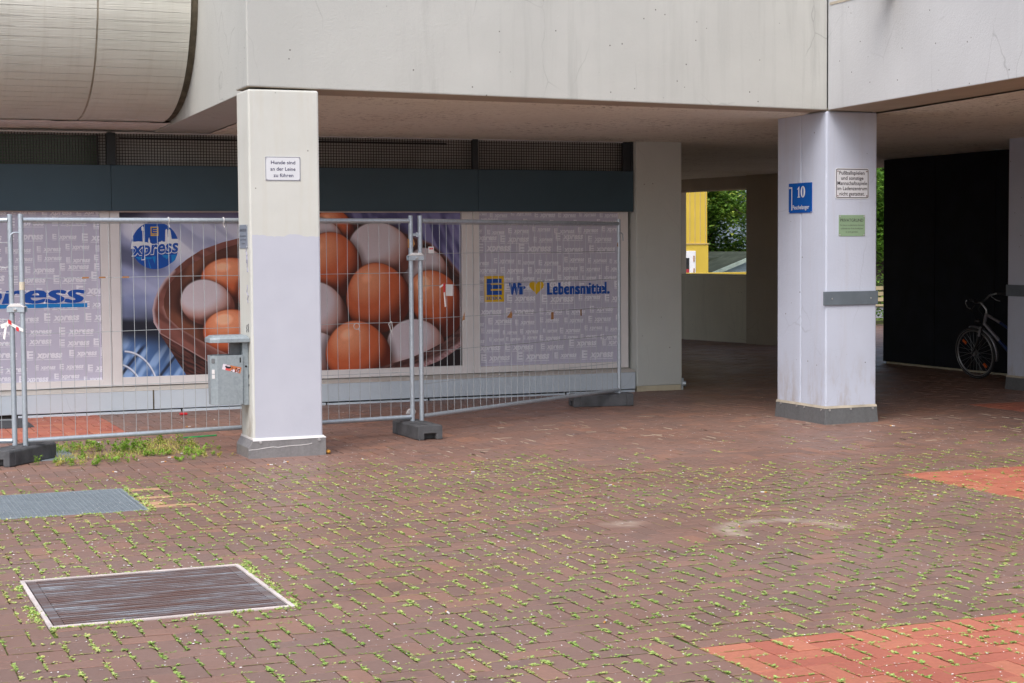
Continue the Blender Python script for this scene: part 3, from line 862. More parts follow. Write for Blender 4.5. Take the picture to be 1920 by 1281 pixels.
def barrel(x0, x1, inset=0.0):
    mb = MB()
    nx = 1
    o = mb.add([(x, p[0]+inset, p[1]+inset*0.6) for p in PR for x in (x0, x1)], [])
    for i in range(len(PR)-1):
        mb.f.append([2*i, 2*i+1, 2*i+3, 2*i+2]); mb.m.append(0); mb.sm.append(True)
        mb.uv[len(mb.f)-1] = [(x0, arc[i]), (x1, arc[i]), (x1, arc[i+1]), (x0, arc[i+1])]
    # ends and back, so it is a solid body
    for x, fl in ((x0, 1), (x1, 0)):
        vs = [(x, p[0]+inset, p[1]+inset*0.6) for p in PR]+[(x, 17.6, 3.02), (x, 17.6, 4.75)]
        idx = tuple(range(len(vs)))
        mb.add(vs, [idx if fl else idx[::-1]])
    mb.add([(x0, 17.6, 3.02), (x1, 17.6, 3.02), (x1, 17.6, 4.75), (x0, 17.6, 4.75)], [(0, 1, 2, 3)])
    mb.add([(x0, 15.8+inset, 4.75+inset*0.6), (x1, 15.8+inset, 4.75+inset*0.6), (x1, 17.6, 4.75), (x0, 17.6, 4.75)], [(0, 1, 2, 3)])
    return mb
barrel(2.462, 3.302).build('curved_parapet', M['board'], bld)
barrel(2.444, 2.4615, 0.012).build('parapet_joint', M['joint_mid'], bld)
barrel(-1.6, 2.4435).build('curved_parapet', M['board'], bld)
barrel(-5.0, -1.62).build('curved_parapet', M['board'], bld)
barrel(3.3025, 3.3715, 0.02).build('end_joint', M['joint_dark'], bld)
mb = MB()                          # storey behind the parapet
mb.box(-8, 3.37, 17.62, 18.3, 3.06, TOPZ)
mb.build('parapet_wall', M['fascia'], bld)
# rain spout whose tip shows at the top edge, above a darker patch of the side beam
mb = MB()
mb.tube([(8.99, 12.82, 4.02), (8.62, 12.82, 3.985)], 0.05, 14)
mb.tube([(8.99, 12.82, 4.10), (8.60, 12.82, 4.06)], 0.035, 12)
mb.build('spout', M['raw_grey'], bld)

# ------------------------------------------------------------------ pillars
def pillar(name, label, x0, x1, y0, y1, zt, mat, z0=0.0, bevel=0.012, group=None):
    t = thing(name, label, 'pillar', group)
    mb = MB(); mb.box(x0, x1, y0, y1, z0, zt)
    mb.build('shaft', mat, t, bevel)
    return t
def kick_plate(t, x0, x1, y0, y1, h, mat, flare=0.012, screws=(), left=None):
    mb = MB()
    e, f = 0.006, flare+0.006
    lo = [(x0-f, y0-f), (x1+f, y0-f), (x1+f, y1+f), (x0-f, y1+f)]
    hi = [(x0-e, y0-e), (x1+e, y0-e), (x1+e, y1+e), (x0-e, y1+e)]
    mb.add([(x, y, -0.01) for x, y in lo]+[(x, y, h) for x, y in hi], [(0, 1, 5, 4), (1, 2, 6, 5), (2, 3, 7, 6), (3, 0, 4, 7), (4, 5, 6, 7)])
    k = mb.build('base_plate', mat, t, bevel=0.002)
    mb = MB()                      # bead of filler on the upper edge
    mb.hexa([(x0-e-.004, y0-e-.004, h-0.004), (x1+e+.004, y0-e-.004, h-0.004), (x1+e+.004, y1+e+.004, h-0.004), (x0-e-.004, y1+e+.004, h-0.004),
             (x0-.001, y0-.001, h+0.02), (x1+.001, y0-.001, h+0.02), (x1+.001, y1+.001, h+0.02), (x0-.001, y1+.001, h+0.02)])
    mb.build('filler_bead', M['paper'] if mat is M['zinc_light'] else M['joint_mid'], k)
    for (x, y, z, nx, ny) in screws:
        mb = MB()
        mb.tube([(x+nx*0.004, y+ny*0.004, z), (x-nx*0.008, y-ny*0.008, z)], [0.011, 0.008], 10)
        mb.build('screw', M['screw'], k)
    return k
P1 = pillar('pillar', 'white pillar behind the wire fence gap with a dog-lead sign and a grey litter bin', 3.305, 3.901, 13.685, 14.09, 3.028, M['front_pillar'], bevel=0.016)
# base of the first pillar: upright front plate, mitred, sloping cap at the left side
mb = MB()
fx0, fx1, fyy, by = 3.262, 3.922, 13.668, 14.10
mb.add([(fx0, fyy, -.01), (fx1, fyy, -.01), (fx1, by, -.01), (fx0, by, -.01),
        (fx0, fyy, 0.088), (fx1, fyy, 0.150), (fx1, by, 0.150), (fx0, by, 0.088),
        (3.300, fyy, 0.150), (3.300, by, 0.150)],
       [(0, 1, 5, 8, 4), (1, 2, 6, 5), (2, 3, 7, 9, 6), (3, 0, 4, 7), (4, 8, 9, 7), (8, 5, 6, 9)])
bp = mb.build('base_plate', M['zinc_light'], P1, bevel=0.003)
mb = MB(); mb.hexa([(3.30, 13.664, 0.142), (3.927, 13.664, 0.147), (3.927, 14.105, 0.147), (3.30, 14.105, 0.142), (3.302, 13.682, 0.166), (3.905, 13.682, 0.166), (3.905, 14.093, 0.166), (3.302, 14.093, 0.166)])
mb.build('filler_bead', M['paper'], bp)
mb = MB()
pts = [(3.264, 0.072), (3.33, 0.074), (3.40, 0.083), (3.47, 0.09), (3.51, 0.083), (3.56, 0.088), (3.62, 0.092), (3.70, 0.092), (3.77, 0.098), (3.80, 0.104)]
for a, b in zip(pts, pts[1:]):
    mb.hexa([(a[0], 13.6655, a[1]-.0025), (b[0], 13.6655, b[1]-.0025), (b[0], 13.669, b[1]-.0025), (a[0], 13.669, a[1]-.0025), (a[0], 13.6655, a[1]+.0025), (b[0], 13.6655, b[1]+.0025), (b[0], 13.669, b[1]+.0025), (a[0], 13.669, a[1]+.0025)])
mb.build('paint_drip', M['paper'], bp)
for x in (3.362, 3.862):
    mb = MB(); mb.tube([(x, 13.655, 0.132), (x, 13.672, 0.132)], [0.010, 0.012], 10); mb.build('screw', M['screw'], bp)
# second pillar in the inner corner, with a joint in its left face
P2 = thing('pillar', 'lavender-white corner pillar with the blue house number sign and two notices', 'pillar')
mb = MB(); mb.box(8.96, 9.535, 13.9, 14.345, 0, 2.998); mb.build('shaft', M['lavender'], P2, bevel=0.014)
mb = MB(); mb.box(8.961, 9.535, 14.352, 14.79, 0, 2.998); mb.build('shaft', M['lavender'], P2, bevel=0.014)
mb = MB(); mb.box(8.975, 9.52, 14.343, 14.354, 0, 2.998); mb.build('joint', M['joint_mid'], P2)
mb = MB(); mb.box(8.99, 9.5, 13.93, 14.76, 2.996, 3.04); mb.build('bearing_pad', M['joint_mid'], P2)
kick_plate(P2, 8.96, 9.535, 13.9, 14.79, 0.155, M['zinc_dark'], 0.012,
           [(9.0, 13.888, 0.137, 0, -1), (9.24, 13.888, 0.14, 0, -1), (9.49, 13.888, 0.137, 0, -1), (8.948, 13.96, 0.135, -1, 0), (8.948, 14.26, 0.138, -1, 0), (8.948, 14.40, 0.138, -1, 0), (8.948, 14.70, 0.138, -1, 0)])
mb = MB(); mb.box(8.928, 9.545, 13.884, 13.8995, 1.146, 1.279)
bnd = mb.build('bumper_band', M['band'], P2, bevel=0.004)
for x in (9.02, 9.46):
    mb = MB(); mb.tube([(x, 13.881, 1.21), (x, 13.886, 1.21)], 0.008, 8); mb.build('screw', M['screw'], bnd)
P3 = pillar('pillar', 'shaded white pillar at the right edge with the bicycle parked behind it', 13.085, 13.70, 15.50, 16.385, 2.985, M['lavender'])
kick_plate(P3, 13.085, 13.70, 15.50, 16.385, 0.15, M['zinc_dark'])
mb = MB(); mb.box(13.07, 13.0848, 15.49, 16.40, 1.108, 1.241); mb.build('bumper_band', M['band'], P3, bevel=0.004)
P4 = pillar('pillar', 'grey pillar in the shade at the right end of the shop front', 9.0, 9.605, 18.03, 18.9, 2.985, M['grey_paint'], z0=0.065)
mb = MB(); mb.box(9.012, 9.60, 18.042, 18.88, -0.02, 0.07); mb.build('bare_foot', M['raw_grey'], P4, bevel=0.004)
mb = MB()                          # old pipe stub at its foot
mb.tube([(9.625, 18.06, 0.0), (9.63, 18.06, 0.14)], 0.014, 10); mb.tube([(9.622, 18.05, 0.075), (9.66, 18.03, 0.075)], 0.032, 12)
mb.build('pipe_stub', M['galv'], P4)
# carriers outside the frame, so the storey stands
pillar('pillar', 'white pillar under the left end of the curved parapet', -4.4, -3.8, 16.6, 17.2, 3.02, M['fascia'])
pillar('pillar', 'white pillar under the near end of the side beam', 8.98, 9.54, 3.0, 3.6, 3.22, M['lavender'])

# ------------------------------------------------------------------ shop front
shop = thing('shop_front', 'closed shop front with white window frames under a dark blue-grey fascia', 'shop front')
YW = 18.2
mb = MB()
mb.hexa([(-6, 18.04, 0.035), (8.99, 18.04, 0.035), (8.99, 18.36, 0.035), (-6, 18.36, 0.035), (-6, 18.04, 0.235), (8.99, 18.04, 0.235), (8.99, 18.36, 0.235), (-6, 18.36, 0.235)])
pl = mb.build('plinth', M['plinth_paint'], shop, bevel=0.008)
mb = MB()
mb.hexa([(-6, 18.035, 0.2352), (8.992, 18.035, 0.2352), (8.992, 18.36, 0.2352), (-6, 18.36, 0.2352), (-6, 18.05, 0.246), (8.992, 18.05, 0.246), (8.992, 18.36, 0.305), (-6, 18.36, 0.305)])
mb.build('sill', concrete_paint('sill_paint', (0.6, 0.575, 0.54), 0.2, pits=False, crack=0.2), pl, bevel=0.004)
mb = MB(); mb.box(-6, 1.9, 18.06, 18.3, -0.02, 0.036); mb.build('shadow_gap', M['dark_void'], pl)
mb = MB()
for a, b in zip((1.9, 2.6, 3.6, 5.2, 6.4, 8.1), (2.59, 3.58, 5.18, 6.37, 8.07, 8.98)):
    mb.box(a, b, 18.035+random.uniform(0, .008), 18.2, -0.02, random.uniform(0.018, 0.027))
mb.build('ground_strip', M['plinth_paint'], pl, bevel=0.003)
mb = MB(); mb.box(1.9, 8.985, 18.07, 18.3, -0.02, 0.037); mb.build('shadow_gap', M['dark_void'], pl)
mb = MB(); mb.box(3.283, 3.297, 18.037, 18.06, 0.03, 0.24); mb.build('crack', M['joint_dark'], pl)
# window frames: outer frame and mullions
def frame(x0, x1, z0, z1, wl, wr, wb, wt, y0=18.165, y1=18.26):
    mb = MB()
    mb.box(x0, x0+wl, y0, y1, z0, z1); mb.box(x1-wr, x1, y0, y1, z0, z1)
    mb.box(x0+wl, x1-wr, y0, y1, z0, z0+wb); mb.box(x0+wl, x1-wr, y0, y1, z1-wt, z1)
    f = mb.build('window_frame', M['frame_white'], shop, bevel=0.004)
    mb = MB(); mb.box(x0+wl, x1-wr, YW+0.012, YW+0.02, z0+wb, z1-wt); mb.build('pane', M['glass_dark'], f)
ZT = 2.2
frame(-1.9, 2.886, 0.283, ZT, 0.1, 0.098, 0.075, 0.074)
frame(2.890, 6.982, 0.283, ZT, 0.1, 0.135, 0.092, 0.078)
frame(6.988, 8.958, 0.283, ZT, 0.075, 0.12, 0.072, 0.078)
frame(-6.0, -1.904, 0.283, ZT, 0.1, 0.1, 0.09, 0.078)
for xa, xb in ((-6, 2.898), (2.9015, 7.0205), (7.024, 8.987)):
    mb = MB(); mb.box(xa, xb, 18.085, 18.3, 2.135, 2.612); mb.build('fascia_panel', M['fascia_panel'], shop, bevel=0.002)
# grille strip
mb = MB(); mb.box(-6, 8.985, 18.26, 18.28, 2.614, 3.06); mb.build('back_board', M['cavity'], shop)
mb = MB(); mb.box(1.2, 2.78, 18.24, 18.257, 2.62, 2.925); mb.build('fanlight', M['green_reflection'], shop, bevel=0.002)
mb = MB(); mb.box(2.78, 2.80, 18.235, 18.257, 2.62, 2.94); mb.box(3.02, 6.7, 18.24, 18.257, 2.90, 2.914); mb.build('fanlight_frame', M['dark_post'], shop)
def grille(xa, xb):
    mb = MB()
    zt = 2.945
    nx = int((xb-xa)/0.0305)
    for i in range(nx+1):
        x = xa+(xb-xa)*i/nx
        mb.box(x-0.0034, x+0.0034, 18.118, 18.122, 2.60, zt)
    for k in range(12):
        z = 2.615+0.0305*k
        if z < zt: mb.box(xa, xb, 18.1225, 18.1265, z-0.0034, z+0.0034)
    g = mb.build('grille', M['mesh'], shop)
    mb = MB(); mb.box(xa-0.04, xb+0.03, 18.11, 18.13, zt, zt+0.016); mb.build('grille_rail', M['screw'], g)
grille(-4.0, 2.855); grille(2.965, 6.955); grille(7.05, 8.86)
for x0, x1 in ((2.862, 2.955), (6.962, 7.03), (8.865, 8.96)):
    mb = MB(); mb.box(x0, x1, 18.10, 18.16, 2.6125, 2.955); mb.build('grille_post', M['dark_post'], shop, bevel=0.004)
mb = MB(); mb.box(8.965, 8.995, 18.10, 18.2, 2.6125, 2.96); mb.build('cover_strip', M['dark_post'], shop)
mb = MB(); mb.box(-7.9, 8.98, 18.53, 29.5, -0.01, 3.04); mb.build('shop_body', M['cavity'], shop)

# ------------------------------------------------------------------ posters in the windows
def logo_e(mb, a0, b0, w, h, fn, m_y, m_b, word=True, dd=0.0):
    """yellow plate, blue field with a stencilled E, word below"""
    rect(mb, a0, a0+w, b0, b0+h, fn(0), m_y)
    bx, bw = a0+w*0.115, w*0.77
    bz, bh = b0+h*0.27, h*0.62
    f1, f2 = fn(1), fn(2)
    rect(mb, bx, bx+bw*0.27, bz, bz+bh, f1, m_b)
    for k in range(3):
        z = bz+bh*(0.0, 0.37, 0.74)[k]; hh = bh*0.26
        rect(mb, bx+bw*0.27, bx+bw, z, z+hh, f1, m_b)
    if word: put_text(mb, 'EDEKA', f1, a0+w*0.5, b0+h*0.09, h*0.16, fitw=w*0.78, bold=0.02, m=m_b)
def pattern(name, parent, x0, x1, z0, z1, y, skip, rows):
    mb = MB()
    z = z1-0.03; fn = on_y(y)
    while z > z0-0.1:
        hgt = random.choice((0.055, 0.062, 0.074, 0.086))
        x = x0-random.uniform(0.0, 0.45)
        while x < x1:
            s = hgt*random.choice((0.8, 0.95, 1.0, 1.15))
            zz = z+random.uniform(-0.02, 0.02)
            ew = s*0.72
            rect(mb, x, x+ew*0.32, zz, zz+s*0.95, fn)
            for k in (0, 0.37, 0.74): rect(mb, x+ew*0.32, x+ew, zz+s*k*0.95, zz+s*(k+0.21)*0.95, fn)
            rect(mb, x, x+ew, zz-s*0.2, zz-s*0.12, fn)
            tw = s*3.1
            put_text(mb, 'xpress', fn, x+ew+s*0.35+tw/2, zz+s*0.05, s*1.15, fitw=tw, bold=0.04, shear=0.22)
            rect(mb, x+ew+s*0.3, x+ew+s*0.3+tw, zz-s*0.2, zz-s*0.12, fn)
            x += ew+tw+s*random.uniform(0.9, 1.5)
        z -= hgt*1.55+random.uniform(0, 0.015)
    o = mb.build(name, M['print_pale'], parent)
    clip(o, [((x0, 0, 0), (-1, 0, 0)), ((x1, 0, 0), (1, 0, 0)), ((0, 0, z0), (0, 0, -1)), ((0, 0, z1), (0, 0, 1))])
    return o
def sheet(x0, x1, z0, z1, mat, parent, y=YW, uv=False):
    mb = MB(); mb.box(x0, x1, y, y+0.003, z0, z1)
    if uv: mb.uv[2] = [(0, 0), (1, 0), (1, 1), (0, 1)]
    return mb.build('backing', mat, parent)
# left poster
pA = thing('poster', 'lilac window poster with big blue slanted lettering, left of the egg picture', 'poster')
sheet(-1.8, 2.785, 0.358, 2.124, M['print_bg'], pA)
pattern('pattern', pA, 0.2, 2.785, 0.358, 2.124, YW-0.001, None, 0)
mb = MB(); fn = on_y(YW-0.002)
stamp_text(mb, 'xpress', YW-0.002, 2.618, 1.180, 0.285, 0.022, 4, fitw=1.38, bold=0.012, shear=0.2, align='RIGHT')
mb.build('lettering', M['logo_blue'], pA)
mb = MB(); rect(mb, 1.25, 2.645, 1.128, 1.17, on_y(YW-0.0014)); mb.build('underline', M['logo_light'], pA)
# right poster
pC = thing('poster', 'lilac window poster with a yellow heart between blue words, right of the egg picture', 'poster')
sheet(7.062, 8.838, 0.352, 2.122, M['print_bg'], pC)
pattern('pattern', pC, 7.062, 8.838, 0.352, 2.122, YW-0.001, None, 0)
mb = MB()
lay_fn = lambda k: on_y(YW-0.002-0.0008*k)
logo_e(mb, 7.131, 1.096, 0.243, 0.300, lay_fn, 0, 1)
mb.build('emblem', [M['logo_yellow'], M['logo_blue']], pC)
mb = MB(); fn = on_y(YW-0.0022)
stamp_text(mb, 'Wir', YW-0.002, 7.540, 1.18, 0.195, 0.013, 3, fitw=0.20, bold=0.02)
mb.build('lettering', M['logo_blue'], pC); mb = MB()
stamp_text(mb, 'Lebensmittel.', YW-0.002, 8.322, 1.172, 0.195, 0.013, 3, fitw=0.80, bold=0.02)
mb.build('lettering', M['logo_blue'], pC)
mb = MB()
hp = []
for k in range(48):
    t = 2*PI*k/48
    hp.append((7.784+0.0058*16*math.sin(t)**3, 1.262+0.0056*(13*math.cos(t)-5*math.cos(2*t)-2*math.cos(3*t)-math.cos(4*t))))
poly(mb, hp, fn); mb.build('heart', M['logo_yellow'], pC)

# the egg picture is a printed photograph: its print is computed here, point by point
def egg_print(W=1500, H=690):
    u = (np.arange(W)+0.5)/W; v = (np.arange(H)+0.5)/H
    U, V = np.meshgrid(u, v)
    X = 222+U*(864-222)
    top = 397+0.005*(X-222); bot = 707-0.033*(X-222)
    Yp = top+V*(bot-top)
    img = np.zeros((H, W, 3))
    sm = lambda a, b, t: (lambda q: q*q*(3-2*q))(np.clip((t-a)/(b-a), 0, 1))
    rng = np.random.default_rng(3)
    def fnoise(sx, sy, seed, ang=0.0):
        r = np.random.default_rng(seed); g = r.random((64, 64))
        ca, sa = math.cos(ang), math.sin(ang)
        a = (X*ca+Yp*sa)/sx; b = (-X*sa+Yp*ca)/sy
        i = np.floor(a).astype(int); j = np.floor(b).astype(int); fa = a-i; fb = b-j
        fa = fa*fa*(3-2*fa); fb = fb*fb*(3-2*fb)
        G_ = lambda p, q: g[p % 64, q % 64]
        return (G_(i, j)*(1-fa)+G_(i+1, j)*fa)*(1-fb)+(G_(i, j+1)*(1-fa)+G_(i+1, j+1)*fa)*fb
    def lay(mask, c):
        nonlocal img
        c = np.asarray(c, float)
        if c.ndim == 1: c = c[None, None, :]*np.ones((H, W, 1))
        img = img*(1-mask[..., None])+c*mask[..., None]
    L = lambda a, b, t: np.asarray(a, float)[None, None, :]*(1-t[..., None])+np.asarray(b, float)[None, None, :]*t[..., None]
    # cloth
    base = L((140, 150, 196), (216, 218, 238), sm(0.3, 0.7, 0.55*fnoise(95, 42, 1, 0.5)+0.45*sm(560, 430, Yp)))
    lay(np.ones((H, W)), base)
    fold = sm(0.45, 0.75, fnoise(60, 14, 2, 0.7)); lay(0.35*fold*sm(640, 560, Yp), (92, 100, 150))
    lay(sm(26, 6, np.hypot((X-232)*0.35, (Yp-398)*1.2)), (26, 26, 44))
    lay(0.9*sm(22, 2, np.abs(Yp-(398+0.02*(X-222))))*sm(200, 340, X), (70, 66, 104))
    lay(0.85*sm(30, 8, np.abs(Yp-(470+0.36*(X-222))-5)*1.1)*sm(330, 250, X), (66, 70, 98))
    lay(0.95*sm(500, 520, Yp+0.25*(X-222)-22)*sm(560, 548, Yp+0.1*(X-230))*0.3, (200, 205, 232))
    lay(sm(530, 575, Yp)*sm(612, 585, Yp)*0.6*sm(300, 240, X), (96, 112, 158))
    # dark gap and blue planks
    lay(sm(590, 604, Yp-0.06*(X-228)), (22, 24, 36))
    pl = L((58, 92, 150), (126, 162, 216), sm(0.25, 0.8, fnoise(26, 7, 5, 2.1)))
    lay(sm(618, 650, Yp-0.02*(X-228)), pl)
    for c0 in (-62, 8, 78):
        lay(sm(5, 1, np.abs((X-300-c0)+0.75*(Yp-680)))*sm(640, 655, Yp), (24, 34, 58))
    lay(0.75*sm(-40, 60, (X-262)-1.0*(Yp-640)-10)*sm(560, 610, Yp)*sm(330, 300, X), (16, 18, 28))
    for cx, cy, rx, ry in ((228, 737, 58, 79), (214, 744, 46, 62)):
        d = np.abs(np.hypot((X-cx)/rx, (Yp-cy)/ry)-1)*ry
        lay(sm(2.4, 0.8, d)*(X > cx), (215, 222, 238)); lay(sm(1.0, 0.2, np.abs(np.hypot((X-cx+1.5)/rx, (Yp-cy-2)/ry)-1)*ry)*(X > cx), (96, 104, 130))
    # right-hand cloth and dark corner
    rc = L((58, 56, 104), (112, 110, 165), sm(0.3, 0.75, fnoise(9, 46, 7, -0.35)))
    lay(sm(560, 640, X), rc)
    lay(sm(600, 640, Yp)*sm(700, 760, X), (24, 16, 20))
    # bowl
    def inside(P):
        m = np.zeros((H, W), bool)
        for (x1_, y1_), (x2_, y2_) in zip(P, P[1:]+P[:1]):
            if y1_ == y2_: continue
            c = (Yp > min(y1_, y2_)) & (Yp <= max(y1_, y2_)) & (X < x1_+(Yp-y1_)*(x2_-x1_)/(y2_-y1_))
            m ^= c
        return m.astype(float)
    def dist(P):
        d = np.full((H, W), 1e9)
        for (x1_, y1_), (x2_, y2_) in zip(P, P[1:]):
            L2 = (x2_-x1_)**2+(y2_-y1_)**2
            t = np.clip(((X-x1_)*(x2_-x1_)+(Yp-y1_)*(y2_-y1_))/L2, 0, 1)
            d = np.minimum(d, np.hypot(X-x1_-t*(x2_-x1_), Yp-y1_-t*(y2_-y1_)))
        return d
    wood = fnoise(30, 3.2, 9, 0.55)*0.6+fnoise(9, 1.6, 10, 0.55)*0.4
    rimL = [(444, 444), (405, 454), (367, 468), (340, 486), (316, 507), (301, 523), (290, 541), (282, 560), (278, 580), (280, 604), (291, 625)]
    topR = [(520, 424), (600, 408), (650, 411), (720, 425), (771, 446), (803, 458), (837, 486), (872, 524)]
    outer = rimL+[(304, 648), (321, 677), (347, 706), (362, 716), (872, 716)]+topR[::-1]
    inL = [(444, 454), (405, 466), (367, 484), (343, 498), (326, 512), (313, 527), (304, 543), (299, 560), (299, 576), (304, 593), (324, 613), (357, 634), (392, 654), (440, 676), (500, 690)]
    lowR = [(291, 625), (316, 641), (347, 660), (385, 684), (420, 702)]
    lay(inside(outer), L((30, 15, 14), (78, 40, 36), sm(0.25, 0.8, wood)))
    rimband = rimL+lowR+[(500, 716), (500, 690)]+inL[::-1][1:]
    lay(inside(rimband), L((84, 44, 38), (118, 66, 58), sm(0.2, 0.8, fnoise(34, 9, 12, 0.6))))
    lay(0.75*sm(7, 1, dist(rimL[4:]))*inside(rimband), (206, 184, 196)); lay(0.5*sm(3.5, 1, dist(lowR))*inside(rimband), (196, 160, 160))
    lay(0.35*sm(6, 1, dist(inL[8:]))*inside(rimband), (180, 140, 136))
    cav = inL+[(690, 716), (872, 716)]+[(872, 540), (837, 500), (803, 472), (771, 460), (720, 438), (650, 424), (600, 420), (520, 436)]
    lay(inside(cav), L((70, 34, 26), (104, 56, 40), sm(0.25, 0.8, fnoise(22, 40, 13, 0.3))))
    lay(inside(cav)*sm(12, 34, dist(inL))*sm(300, 345, X+0.35*(Yp-560)), (38, 18, 14))
    lay(inside(cav)*sm(620, 680, X), L((34, 17, 15), (62, 32, 28), fnoise(20, 8, 14)))
    lay(0.6*sm(4, 1, dist(topR))*sm(740, 790, X), (112, 70, 62))
    # eggs
    def egg(cx, cy, rx, ry, ang, kind, lx=-0.35, ly=-0.55, dark=1.0):
        ca, sa = math.cos(ang), math.sin(ang)
        a = ((X-cx)*ca+(Yp-cy)*sa)/rx; b = (-(X-cx)*sa+(Yp-cy)*ca)/ry
        bb = b*(1+0.10*a)
        q = a*a+bb*bb
        mk = sm(1.0+2.2/min(rx, ry), 1.0-1.2/min(rx, ry), np.sqrt(q))
        nz = np.sqrt(np.clip(1-q, 0, 1)); nx, ny = (X-cx)/rx, (Yp-cy)/ry
        lam = np.clip(nx*lx+ny*ly+nz*0.72, 0, 1.0)
        rim = np.clip(1-nz, 0, 1)
        sp = fnoise(2.2, 2.2, 20)*0.6+fnoise(1.1, 1.1, 21)*0.4
        if kind == 'b':
            c = L((74, 20, 9), (194, 80, 42), sm(0.02, 0.6, lam)); c = c*(1-sm(0.62, 1.0, lam)[..., None])+np.array((236, 140, 98.))*sm(0.62, 1.0, lam)[..., None]+np.array((40, 44, 44.))*sm(0.955, 1.0, lam)[..., None]
            c = c*(0.97+0.06*sp[..., None])
        else:
            c = L((92, 44, 36), (176, 130, 124), sm(0.02, 0.42, lam)); t = sm(0.34, 0.72, lam)[..., None]
            c = c*(1-t)+np.array((204, 190, 200.))*t
            c = c*(0.985+0.03*sp[..., None])
        c = c*(1-0.35*sm(0.75, 1.0, rim)[..., None])*dark
        # soft contact shade round the egg in the print
        lay(0.55*sm(1.28, 1.0, np.sqrt((a)**2+(b-0.08)**2)), (30, 10, 8)); lay(mk, c)
    for e in ((500, 470, 56, 46, 0.2, 'b'), (545, 440, 50, 42, 0, 'w'), (614, 432, 40, 38, 0.4, 'b'), (592, 448, 47, 36, 0.5, 'w'),
              (795, 512, 47, 44, 0.5, 'w'), (704, 474, 64, 56, 0.1, 'w'), (432, 526, 66, 42, 0.1, 'b'), (607, 500, 62, 62, 0.6, 'b'),
              (478, 548, 44, 50, 0.3, 'b'), (522, 560, 52, 54, 0.3, 'w'), (816, 568, 50, 66, -0.5, 'b'), (378, 568, 50, 42, 0.35, 'w'),
              (590, 590, 48, 64, -0.3, 'w'), (700, 560, 63, 66, 0.1, 'b'), (500, 640, 60, 52, 0.2, 'b'), (433, 628, 65, 46, 0.2, 'b'), (580, 668, 50, 46, 0, 'w'),
              (773, 655, 58, 58, -0.35, 'w'), (660, 664, 64, 60, 0.35, 'b')): egg(*e)
    # front rim passes over the eggs
    frontL = [(299, 590), (324, 613), (357, 634), (392, 654), (440, 676), (470, 716), (420, 716), (385, 684), (347, 660), (316, 641), (291, 625)]
    mk_ = inside(frontL)*(Yp > 596)
    lay(mk_, L((84, 44, 38), (118, 66, 58), sm(0.2, 0.8, fnoise(34, 9, 12, 0.6))))
    lay(mk_*0.5*sm(3.5, 1, dist(lowR)), (196, 160, 160)); lay(mk_*0.35*sm(5, 1, dist(inL[8:])), (180, 140, 136))
    lay(inside([(291, 625), (316, 641), (347, 660), (385, 684), (420, 702), (470, 720), (347, 720), (321, 677), (304, 648)]), L((30, 15, 14), (78, 40, 36), sm(0.25, 0.8, wood)))
    U_ = [(690, 691), (720, 683), (760, 672), (790, 660), (828, 642), (845, 629), (870, 609)]
    LW_ = [(870, 645), (845, 662), (822, 676), (790, 688), (760, 697), (690, 712)]
    m = inside(U_+LW_)
    lay(m, L((40, 20, 18), (92, 54, 50), fnoise(8, 3, 16, -0.4)))
    lay(m*sm(13, 5, dist(LW_)), L((116, 76, 76), (188, 144, 148), fnoise(4, 3, 17)))
    lay(inside(LW_[::-1]+[(880, 645), (880, 720), (690, 720)]), (20, 12, 16))
    img += (rng.random((H, W, 1))-0.5)*5
    return np.clip(img/255, 0, 1)**0.80
def print_image(name, arr):
    H, W = arr.shape[:2]
    im = bpy.data.images.new(name, W, H)
    px = np.ones((H, W, 4), np.float32); px[..., :3] = arr[::-1]
    im.pixels.foreach_set(px.ravel()); im.update(); im.pack()
    return im
def print_mat(name, im, rough=0.38):
    q = NT(name)
    t = q.n('TexImage'); t.image = im; q.l(q.tc.outputs['UV'], t.inputs[0])
    q.color(t.outputs[0])
    return q.done(rough, 0, 0.4)
pB = thing('poster', 'large window poster of brown and white eggs in a wooden bowl', 'poster')
sheet(2.987, 6.842, 0.374, 2.122, print_mat('egg_print', print_image('egg_print', egg_print())), pB, uv=True)
# round emblem printed on it
mb = MB(); cx, cz, R_ = 3.366, 1.770, 0.252
f0, f1, f2, f3, f4 = (on_y(YW-0.001-0.0007*k) for k in range(5))
disc(mb, cx, cz, R_, f0, 48, 0)
def E(px, py): return (cx+(px-630)*0.000535, cz-(py-637)*0.000535)
sky_ = [(170, 555), (235, 560), (300, 552), (385, 560), (385, 345), (365, 335), (365, 270), (380, 262), (388, 235), (398, 262), (412, 272), (412, 335), (402, 352), (415, 570), (470, 570), (495, 590), (497, 530), (512, 470), (528, 530), (532, 575), (565, 600), (585, 635), (640, 632), (655, 605), (675, 632), (700, 630), (700, 570), (745, 560), (765, 540), (785, 560), (830, 562), (835, 470), (840, 335), (858, 305), (880, 335), (888, 470), (900, 475), (900, 345), (920, 305), (942, 345), (955, 460), (962, 508), (1085, 508), (1105, 640), (1105, 700), (150, 700)]
rb = [(px, py) for px, py in sky_]
mbw = MB(); bmv = [f1(*E(px, py)) for px, py in rb]; mbw.add(bmv, [tuple(range(len(bmv)))])
so_ = mbw.build('skyline', M['print_white'], pB)
bm = bmesh.new(); bm.from_mesh(so_.data); bmesh.ops.triangulate(bm, faces=bm.faces[:]); bm.to_mesh(so_.data); bm.free()
for pts in ([(240, 860), (560, 870), (555, 905), (300, 915)], [(760, 820), (930, 830), (890, 880), (850, 915), (830, 880), (790, 875)], [(560, 860), (640, 850), (620, 1000), (590, 930)], [(480, 900), (500, 940), (545, 1090), (520, 1085)], [(950, 830), (1070, 820), (1020, 930), (955, 990)]):
    poly(mb, [E(*p) for p in pts], f1, 1)
mb.build('emblem', [M['logo_blue'], M['logo_light']], pB)
mb = MB()
